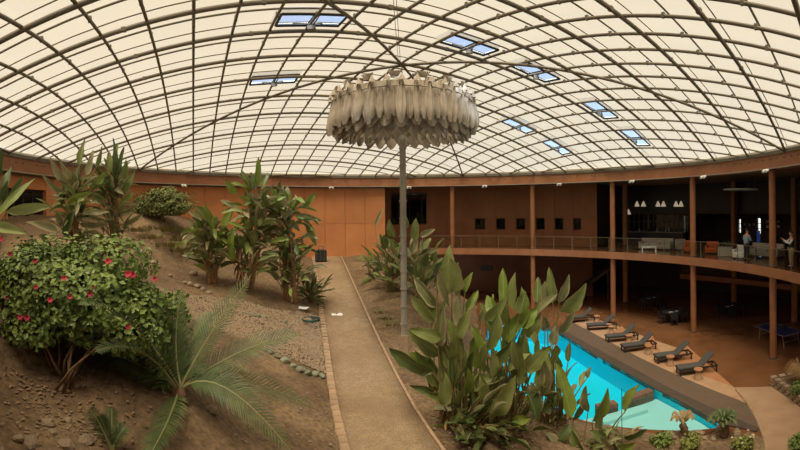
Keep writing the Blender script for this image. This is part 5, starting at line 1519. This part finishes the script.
yu = empty('dry_grass_plant', pc); tag(yu, 'drooping straw-coloured grass plant in the stone planter', 'plant')
mb = MB()
for k in range(260):
    a = r_.uniform(0, 6.28); h = r_.uniform(.5, 1.1); q = V3(math.cos(a), math.sin(a), 0)
    p0_ = q * .08; p1_ = q * h * .35 + V3(0, 0, h * .95); p2_ = q * h * .75 + V3(0, 0, h * .55); s_ = V3(-q.y, q.x, 0) * .014
    mb.add([p0_ - s_, p0_ + s_, p1_ - s_, p1_ + s_, p2_], [(0, 1, 3, 2), (2, 3, 4)])
mb.build('blades', 'palm_dry', yu)['kind'] = 'stuff'
pc = at_z(797, 394, .38); b, lb = bush('planter_shrub', 'small green shrub in the stone planter', pc + V3(0, 0, .2), V3(.35, .35, .28), 300, .12, 'foliage', r_, 3, pc)
# sloping stringer in the dark lower hall
A, B = at_r(586, 288, 22.5), at_r(609, 271, 22.5)
st_ = MB(); dn = (B - A).normalized()
st_.add([A, B, B + V3(0, 0, .28), A + V3(0, 0, .28)] + [v + V3(.3, .9, 0) for v in (A, B, B + V3(0, 0, .28), A + V3(0, 0, .28))], [(0, 1, 2, 3), (7, 6, 5, 4), (0, 4, 5, 1), (1, 5, 6, 2), (2, 6, 7, 3), (3, 7, 4, 0)])
stair = empty('staircase', V3(A.x, A.y, 0)); tag(stair, 'dark staircase flight rising in the shaded lower hall', 'staircase')
child(st_, 'stringer', 'dark_wall', stair)
for k in range(9):
    q = A.lerp(B, (k + .5) / 9); child(MB().box(q + V3(.15, .45, .3), (.32, 1.0, .05)), 'tread', 'dark_wall', stair)
child(MB().tube([V3(A.x + .1, A.y + .4, 0), V3(A.x + .1, A.y + .4, A.z)], .08, 6), 'support', 'dark_wall', stair); child(MB().tube([V3(B.x, B.y + .2, 0), V3(B.x, B.y + .2, B.z)], .08, 6), 'support', 'dark_wall', stair)

# ================================================================== LOBBY
ZB = Z_BAL + .006
def bxs(*bs):
    mb = MB()
    for c_, s_ in bs: mb.box(c_, s_)
    return mb
def rounded(o, w=.04):
    b = o.modifiers.new('bevel', 'BEVEL'); b.width = w; b.segments = 2; return o
def sofa(x, y, L, rz, m, lab):
    p = at_z(x, y, ZB); s_ = empty('sofa', p, rz); tag(s_, lab, 'sofa')
    rounded(bxs(((0, 0, .24), (L, .85, .28))).build('base', m, s_)); rounded(bxs(((0, .36, .55), (L, .18, .62))).build('backrest', m, s_))
    n = max(2, round(L / .8))
    for k in range(n): rounded(bxs(((-L / 2 + L / n * (k + .5), -.06, .43), (L / n - .06, .66, .14))).build('cushion', m, s_), .05)
    for sx in (-1, 1): rounded(bxs(((sx * (L / 2 - .08), 0, .42), (.16, .85, .4))).build('armrest', m, s_))
    for sx in (-1, 1):
        for sy in (-.35, .35): MB().box((sx * (L / 2 - .1), sy, .05), (.06, .06, .1)).build('leg', 'black_metal', s_)
sofa(656, 249.5, 2.6, -.94, 'upholstery', 'pale sofa in the lobby below the pendant lamps')
sofa(765, 257.0, 2.5, -1.5, 'upholstery', 'pale sofa behind the person in the blue shirt')
def armchair(x, y, rz, m, lab, name='armchair'):
    p = at_z(x, y, ZB); s_ = empty(name, p, rz); tag(s_, lab, 'armchair')
    rounded(bxs(((0, 0, .25), (.85, .8, .32))).build('seat', m, s_)); rounded(bxs(((0, .34, .55), (.85, .18, .55))).build('backrest', m, s_), .07)
    for sx in (-1, 1): rounded(bxs(((sx * .36, 0, .45), (.16, .8, .3))).build('armrest', m, s_), .06)
    for sx in (-1, 1):
        for sy in (-.3, .3): MB().box((sx * .34, sy, .045), (.05, .05, .09)).build('leg', 'black_metal', s_)
armchair(690.5, 252, -.7, 'orange_fabric', 'orange armchair half hidden by a gallery column')
armchair(712, 253.5, -.9, 'orange_fabric', 'orange armchair standing clear between the columns')
armchair(682, 250, -.3, 'upholstery', 'pale grey armchair beside the lobby sofa')
armchair(741, 258.5, -1.2, 'white_cloth', 'white armchair next to the person in the blue shirt')
# coffee table + pots
p = at_z(649, 252.5, ZB); t = empty('coffee_table', p, -.5); tag(t, 'low white framed coffee table before the lobby sofa', 'table')
bxs(((0, 0, .40), (1.0, .6, .03))).build('table_top', 'glass', t)
for sx in (-.48, .48):
    for sy in (-.28, .28): MB().box((sx, sy, .2), (.04, .04, .4)).build('leg', 'white_paint', t)
bxs(((0, -.28, .40), (1.0, .04, .05)), ((0, .28, .40), (1.0, .04, .05))).build('rail', 'white_paint', t)
p = at_z(726, 256, ZB); t = empty('planter_box', p, -.9); tag(t, 'pale box planter with a leafy plant between armchairs', 'planter')
rounded(bxs(((0, 0, .3), (1.0, .6, .6))).build('box', 'upholstery', t), .03)
crown(t, p + V3(.2, 0, .58), 12, r_, (.05, .2), (.3, .5), (.06, .1), (20, 80), mats=('leaf_dark',), r0=.01)
# pendant lamps
ppro = None
for x, y, rad, m_, lab in ((596, 212, 22.5, 1, 'first'), (600, 212, 22.7, 1, 'first'), (637, 204, 23.5, 1, 'a'), (643.5, 204, 23.5, 1, 'a'), (658, 204, 23.5, 1, 'b'), (663.5, 204, 23.5, 1, 'b'), (676, 204, 23.5, 1, 'c'), (681, 204, 23.5, 1, 'c'), (628.5, 212, 24.0, 1, 'first')):
    p = at_r(x, y, rad)
    L = {'first': 'white cone pendant lamp at the start of the lobby', 'a': 'white cone pendant lamp of the pair beside the inner column', 'b': 'white cone pendant lamp of the middle pair above the sofa', 'c': 'cream cone pendant lamp of the pair beside the gallery column'}[lab]
    if ppro is None:
        ppro = empty('pendant_lamp', p); tag(ppro, L, 'lamp', 'cone pendant lamps in the lobby')
        MB().lathe([(.21, -.22), (.20, -.12), (.09, .14), (.05, .24), (0, .25)], n=18).build('shade', 'lamp_shade', ppro, True)
        MB().tube([(0, 0, .24), (0, 0, 2.4)], .012, 5).build('cord', 'black_metal', ppro)
        MB().lathe([(0, -.12), (.07, -.08), (.07, 0), (.03, .06)], n=10).build('bulb', 'lamp_shade', ppro, True)
        H_ = p.z
        z_c = Z_RING - .72
    else: copy_tree(ppro, p, 0, None, L)
for o in bpy.data.objects:
    if o.name.startswith('cord'): o.scale.z = 1.0
# oval suspended ceiling disc light, counter, picture frames, blue notice
p = at_r(741, 189.5, 20.5); t = empty('ceiling_disc', p); tag(t, 'pale oval lamp panel hung under the lobby ceiling', 'lamp')
MB().lathe([(0, -.03), (1.2, -.03), (1.2, .03), (0, .03)], n=36).build('panel', 'white_cloth', t)
for k in range(4):
    a = k * PI / 2 + .3; MB().tube([(math.cos(a), math.sin(a), .03), (math.cos(a), math.sin(a), Z_RING - .72 - p.z)], .012, 4).build('hanger', 'galv', t)
def frame_on_wall(x, y, w, h, lab, m='paper', rad=None):
    rr_ = rad or OUT_R - .05; p = at_r(x, y, rr_); a = math.atan2(p.x, p.y - CEN.y); d = (p - EYE).xy.length
    f = empty('picture_frame', p, -a); tag(f, lab, 'picture', 'framed pictures in the lobby')
    W, H = w * d / F, h * d / F
    bxs(((0, 0, 0), (W + .1, .04, H + .1))).build('frame', 'black_metal', f); bxs(((0, -.025, 0), (W, .01, H))).build('print', m, f)
for x, y, l in ((745, 224.5, 'small framed picture in the row between the bright slots'), (749.5, 225, 'small framed picture in the row between the bright slots'), (754, 224.5, 'small framed picture in the row between the bright slots')): frame_on_wall(x, y, 2.4, 2.6, l, 'upholstery')
for x, y in ((767.5, 221.5), (767.5, 226.5), (778.5, 221.5), (778.5, 226.5)): frame_on_wall(x, y, 3, 2.8, 'small pale framed print on the wall beside the column', 'white_cloth')
frame_on_wall(708, 227, 15, 11, 'large dark framed print behind the orange armchair', 'dark_wall')
p = at_z(758, 250, ZB) if False else at_r(758.5, 240, 27.0); nb = empty('notice_stand', V3(p.x, p.y, ZB), -math.atan2(p.x, p.y - CEN.y)); tag(nb, 'blue notice stand under the wider bright slot', 'stand')
bxs(((0, 0, .04), (.5, .4, .06))).build('foot', 'black_metal', nb); bxs(((0, 0, .75), (.30, .06, 1.0))).build('panel', 'notice_blue_glow', nb)
# bar counter with dark glazing behind the pendants
a0, a1 = phi_of(626, 24.8), phi_of(684, 24.8)
ct = empty('bar_counter', pol((a0 + a1) / 2, 24.8, ZB)); tag(ct, 'long dark bar counter below the pendant lamps', 'counter')
child(arc_solid(MB(), a0, a1, 24.6, 25.1, ZB, ZB + 1.05), 'front', 'black_metal', ct); child(arc_solid(MB(), a0, a1, 24.4, 25.2, ZB + 1.05, ZB + 1.1), 'worktop', 'galv', ct)
r2 = random.Random(31)
for k in range(14):
    a = a0 + (a1 - a0) * r2.random(); p = pol(a, 24.8, ZB + 1.1)
    b = MB().lathe([(0, 0), (.04, 0), (.04, .2), (.015, .27), (.015, .34), (0, .34)], n=8).build('bottle', 'glass_dark' if k % 3 else 'white_paint', None, True, p); tag(b, 'slim bottle standing on the dark bar counter', 'bottle', 'bottles on the bar')
mat('mullion_grey', (.13, .12, .12), .4)
lg = empty('window_13', pol((a0 + a1) / 2, 25.6, ZB)); struct(lg, 'dark glazed screen behind the bar counter')
for k in range(13):
    a = a0 + (a1 - a0) * k / 12; child(MB().box(pol(a, 25.6, ZB + 1.34), (.07, .07, 2.68), -a), 'mullion', 'mullion_grey', lg)
    if k < 12: child(arc_solid(MB(), a + .002, a + (a1 - a0) / 12 - .002, 25.62, 25.64, ZB + .1, ZB + 2.6, 1), 'pane', 'glass_dark', lg)
for z in (1.15, 2.0): child(MB().tube([pol(a0 + (a1 - a0) * k / 12, 25.58, ZB + z) for k in range(13)], .03, 4), 'transom', 'mullion_grey', lg)

# ================================================================== PEOPLE
def skin_obj(name, verts, edges_, radii, m, parent, lvl=1, root=0):
    me_ = bpy.data.meshes.new(name); me_.from_pydata(verts, edges_, []); me_.materials.append(MATS[m])
    o = link(name, me_, parent)
    md = o.modifiers.new('skin', 'SKIN'); md.use_smooth_shade = True
    sv = me_.skin_vertices[0].data if me_.skin_vertices else None
    if sv is None:
        bm = bmesh.new(); bm.from_mesh(me_); bm.verts.layers.skin.verify(); bm.to_mesh(me_); bm.free(); sv = me_.skin_vertices[0].data
    for i, r2_ in enumerate(radii): sv[i].radius = r2_ if isinstance(r2_, tuple) else (r2_, r2_)
    sv[root].use_root = True
    s2 = o.modifiers.new('sub', 'SUBSURF'); s2.levels = lvl; s2.render_levels = lvl
    return o
def person(p, rz, lab, hands, top, sleeves, pants, hair_c='hair', lean=0.0):
    """hands: (right elbow, right wrist, left elbow, left wrist) in body space, +y is where the person faces"""
    t = empty('person', p, rz); tag(t, lab, 'person'); t.scale = (1.07,) * 3
    re, rw, le, lw_ = [Vector(h) for h in hands]
    V = [(0, 0, .95), (0, lean * .3, 1.15), (0, lean * .6, 1.38), (0, lean * .8, 1.50), (0, lean + .02, 1.58), (0, lean + .03, 1.68), (0, lean + .02, 1.75)]
    Rr = [(.15, .11), (.13, .10), (.155, .10), (.06, .06), (.06, .06), (.078, .095), (.06, .075)]
    Ed = [(0, 1), (1, 2), (2, 3), (3, 4), (4, 5), (5, 6)]
    def addv(v, r2_, frm): V.append(tuple(v)); Rr.append(r2_); Ed.append((frm, len(V) - 1)); return len(V) - 1
    for sx, e, w in ((1, re, rw), (-1, le, lw_)):
        a = addv((sx * .19, lean * .7, 1.40), .062, 2); b = addv(e, .045, a); c = addv(w, .032, b)
        d = (w - e).normalized(); pm = addv(w + d * .07, (.038, .022), c)
        sd = V3(1, 0, 0) if abs(d.x) < .8 else V3(0, 1, 0)
        sd = (sd - d * sd.dot(d)).normalized()
        for q, l in ((-.03, .075), (-.01, .09), (.01, .085), (.03, .065)): addv(w + d * (.09 + l) + sd * q + V3(0, 0, -.01), .009, pm)
        addv(w + d * .085 + sd * .055 * sx, .010, pm)
    for sx in (1, -1):
        h = addv((sx * .10, 0, .88), (.095, .10), 0); k_ = addv((sx * .115, .02, .48), .062, h); an = addv((sx * .12, -.01, .09), .042, k_); addv((sx * .14, .14, .04), (.045, .035), an)
    skin_obj('body', V, Ed, Rr, 'skin', t, 2)
    # clothes follow the same joints
    tv_ = [(0, 0, .84), (0, lean * .3, 1.12), (0, lean * .6, 1.36), (0, lean * .75, 1.47), (.195, lean * .7, 1.40), (-.195, lean * .7, 1.40)]
    skin_obj('top', tv_, [(0, 1), (1, 2), (2, 3), (2, 4), (2, 5)], [(.195, .15), (.175, .14), (.185, .135), (.10, .09), (.09, .085), (.09, .085)], top, t, 2)
    for sx, e, w in ((1, re, rw), (-1, le, lw_)):
        skin_obj('sleeve', [(sx * .18, lean * .7, 1.41), tuple(e), tuple(e.lerp(w, .85))], [(0, 1), (1, 2)], [.082, .066, .05], sleeves, t, 1)
    pv = [(0, 0, 1.04), (.10, 0, .88), (.115, .02, .48), (.12, -.01, .12), (-.10, 0, .88), (-.115, .02, .48), (-.12, -.01, .12)]
    skin_obj('trousers', pv, [(0, 1), (1, 2), (2, 3), (0, 4), (4, 5), (5, 6)], [(.165, .125), (.115, .12), .085, .07, (.115, .12), .085, .07], pants, t, 2)
    for sx in (1, -1): skin_obj('shoe', [(sx * .12, -.06, .05), (sx * .135, .06, .05), (sx * .145, .18, .04)], [(0, 1), (1, 2)], [(.05, .05), (.055, .045), (.045, .03)], 'black_metal', t, 1)
    hb_ = MB(); hv_ = []
    cy = lean + .025
    for j in range(6):
        e = -.15 + j / 5 * 1.72
        for i in range(12):
            a = i / 12 * 6.283; front = max(0, math.sin(a))
            ee = e + front * .75 * (1 - j / 5)
            hv_.append((math.cos(a) * math.cos(ee) * .094, cy - .012 + math.sin(a) * math.cos(ee) * .112, 1.70 + math.sin(ee) * .115))
    hb_.add(hv_, [(j * 12 + i, j * 12 + (i + 1) % 12, (j + 1) * 12 + (i + 1) % 12, (j + 1) * 12 + i) for j in range(5) for i in range(12)])
    hb_.build('hair', hair_c, t, True)
    fy = cy + .095
    MB().add([(-.014, fy - .01, 1.665), (.014, fy - .01, 1.665), (0, fy + .022, 1.668), (0, fy - .005, 1.70)], [(0, 2, 3), (2, 1, 3), (0, 1, 2)]).build('nose', 'skin', t)
    for sx in (-1, 1):
        MB().lathe([(0, -.008), (.011, 0), (0, .008)], (sx * .032, fy - .012, 1.70), 8).build('eye', 'black_metal', t)
        MB().lathe([(0, -.03), (.014, -.01), (.016, .01), (0, .03)], (sx * .083, cy, 1.685), 8).build('ear', 'skin', t)
    MB().box((0, fy - .012, 1.632), (.04, .012, .008)).build('mouth', 'orange_fabric', t)
    return t
pr = at_r(746.5, 264, 18.35); pr.z = ZB
to_cam = math.atan2(-(EYE - pr).x, (EYE - pr).y)
person(pr, to_cam + 2.3, 'person in a light blue shirt and dark trousers standing at the railing', ((.30, .06, 1.14), (.12, .28, 1.12), (-.30, .06, 1.14), (-.10, .28, 1.16)), 'shirt_blue', 'shirt_blue', 'trousers_dark', lean=.05)
pr = at_r(791.5, 275, 18.2); pr.z = ZB
to_cam = math.atan2(-(EYE - pr).x, (EYE - pr).y)
p2 = person(pr, to_cam - 1.25, 'person in a black vest with white sleeves raising a phone', ((.24, .16, 1.18), (.10, .42, 1.38), (-.24, .16, 1.18), (-.08, .42, 1.38)), 'vest_black', 'white_cloth', 'trousers_khaki')
ph = empty('phone'); mw = Matrix.Translation(pr) @ Matrix.Rotation(to_cam - 1.25, 4, 'Z')
ph.location = mw @ V3(.01, .555, 1.52); ph.rotation_euler = (0, 0, to_cam - 1.25); tag(ph, 'dark phone held up in both hands', 'phone')
MB().box((0, 0, 0), (.16, .012, .08)).build('body', 'black_metal', ph); MB().box((0, -.008, 0), (.145, .004, .068)).build('screen', 'charcoal', ph)
# pebbles strewn over the soil
r_ = random.Random(40)
pb_ = MB(); cand = []
while len(cand) < 5200:
    x, y = r_.uniform(-17, 10), r_.uniform(4, 34)
    if math.hypot(x, y - CEN.y) > 17 or inside(x, y, HALL): continue
    xl = np.interp(y, PLa[::-1, 1], PLa[::-1, 0]); xr = np.interp(y, PRa[::-1, 1], PRa[::-1, 0])
    if xl - .35 < x < xr + .2: continue
    cand.append((x, y))
zz_ = np.concatenate([ground_np(c) for c in np.array_split(np.array(cand), 10)])
for (x, y), z in zip(cand, zz_):
    s_ = .012 + .05 * r_.random() ** 4; a = r_.uniform(0, 6.28); ca, sa = math.cos(a) * s_, math.sin(a) * s_
    pb_.add([(x + bx * ca - by * sa, y + bx * sa + by * ca, z + bz * s_ + .02) for bx, by, bz in base], [(0, 1, 4), (1, 2, 4), (2, 3, 4), (3, 0, 4)])
tag(pb_.build('pebbles', 'stone'), 'small pebbles strewn over the garden soil', 'pebbles', kind='stuff')
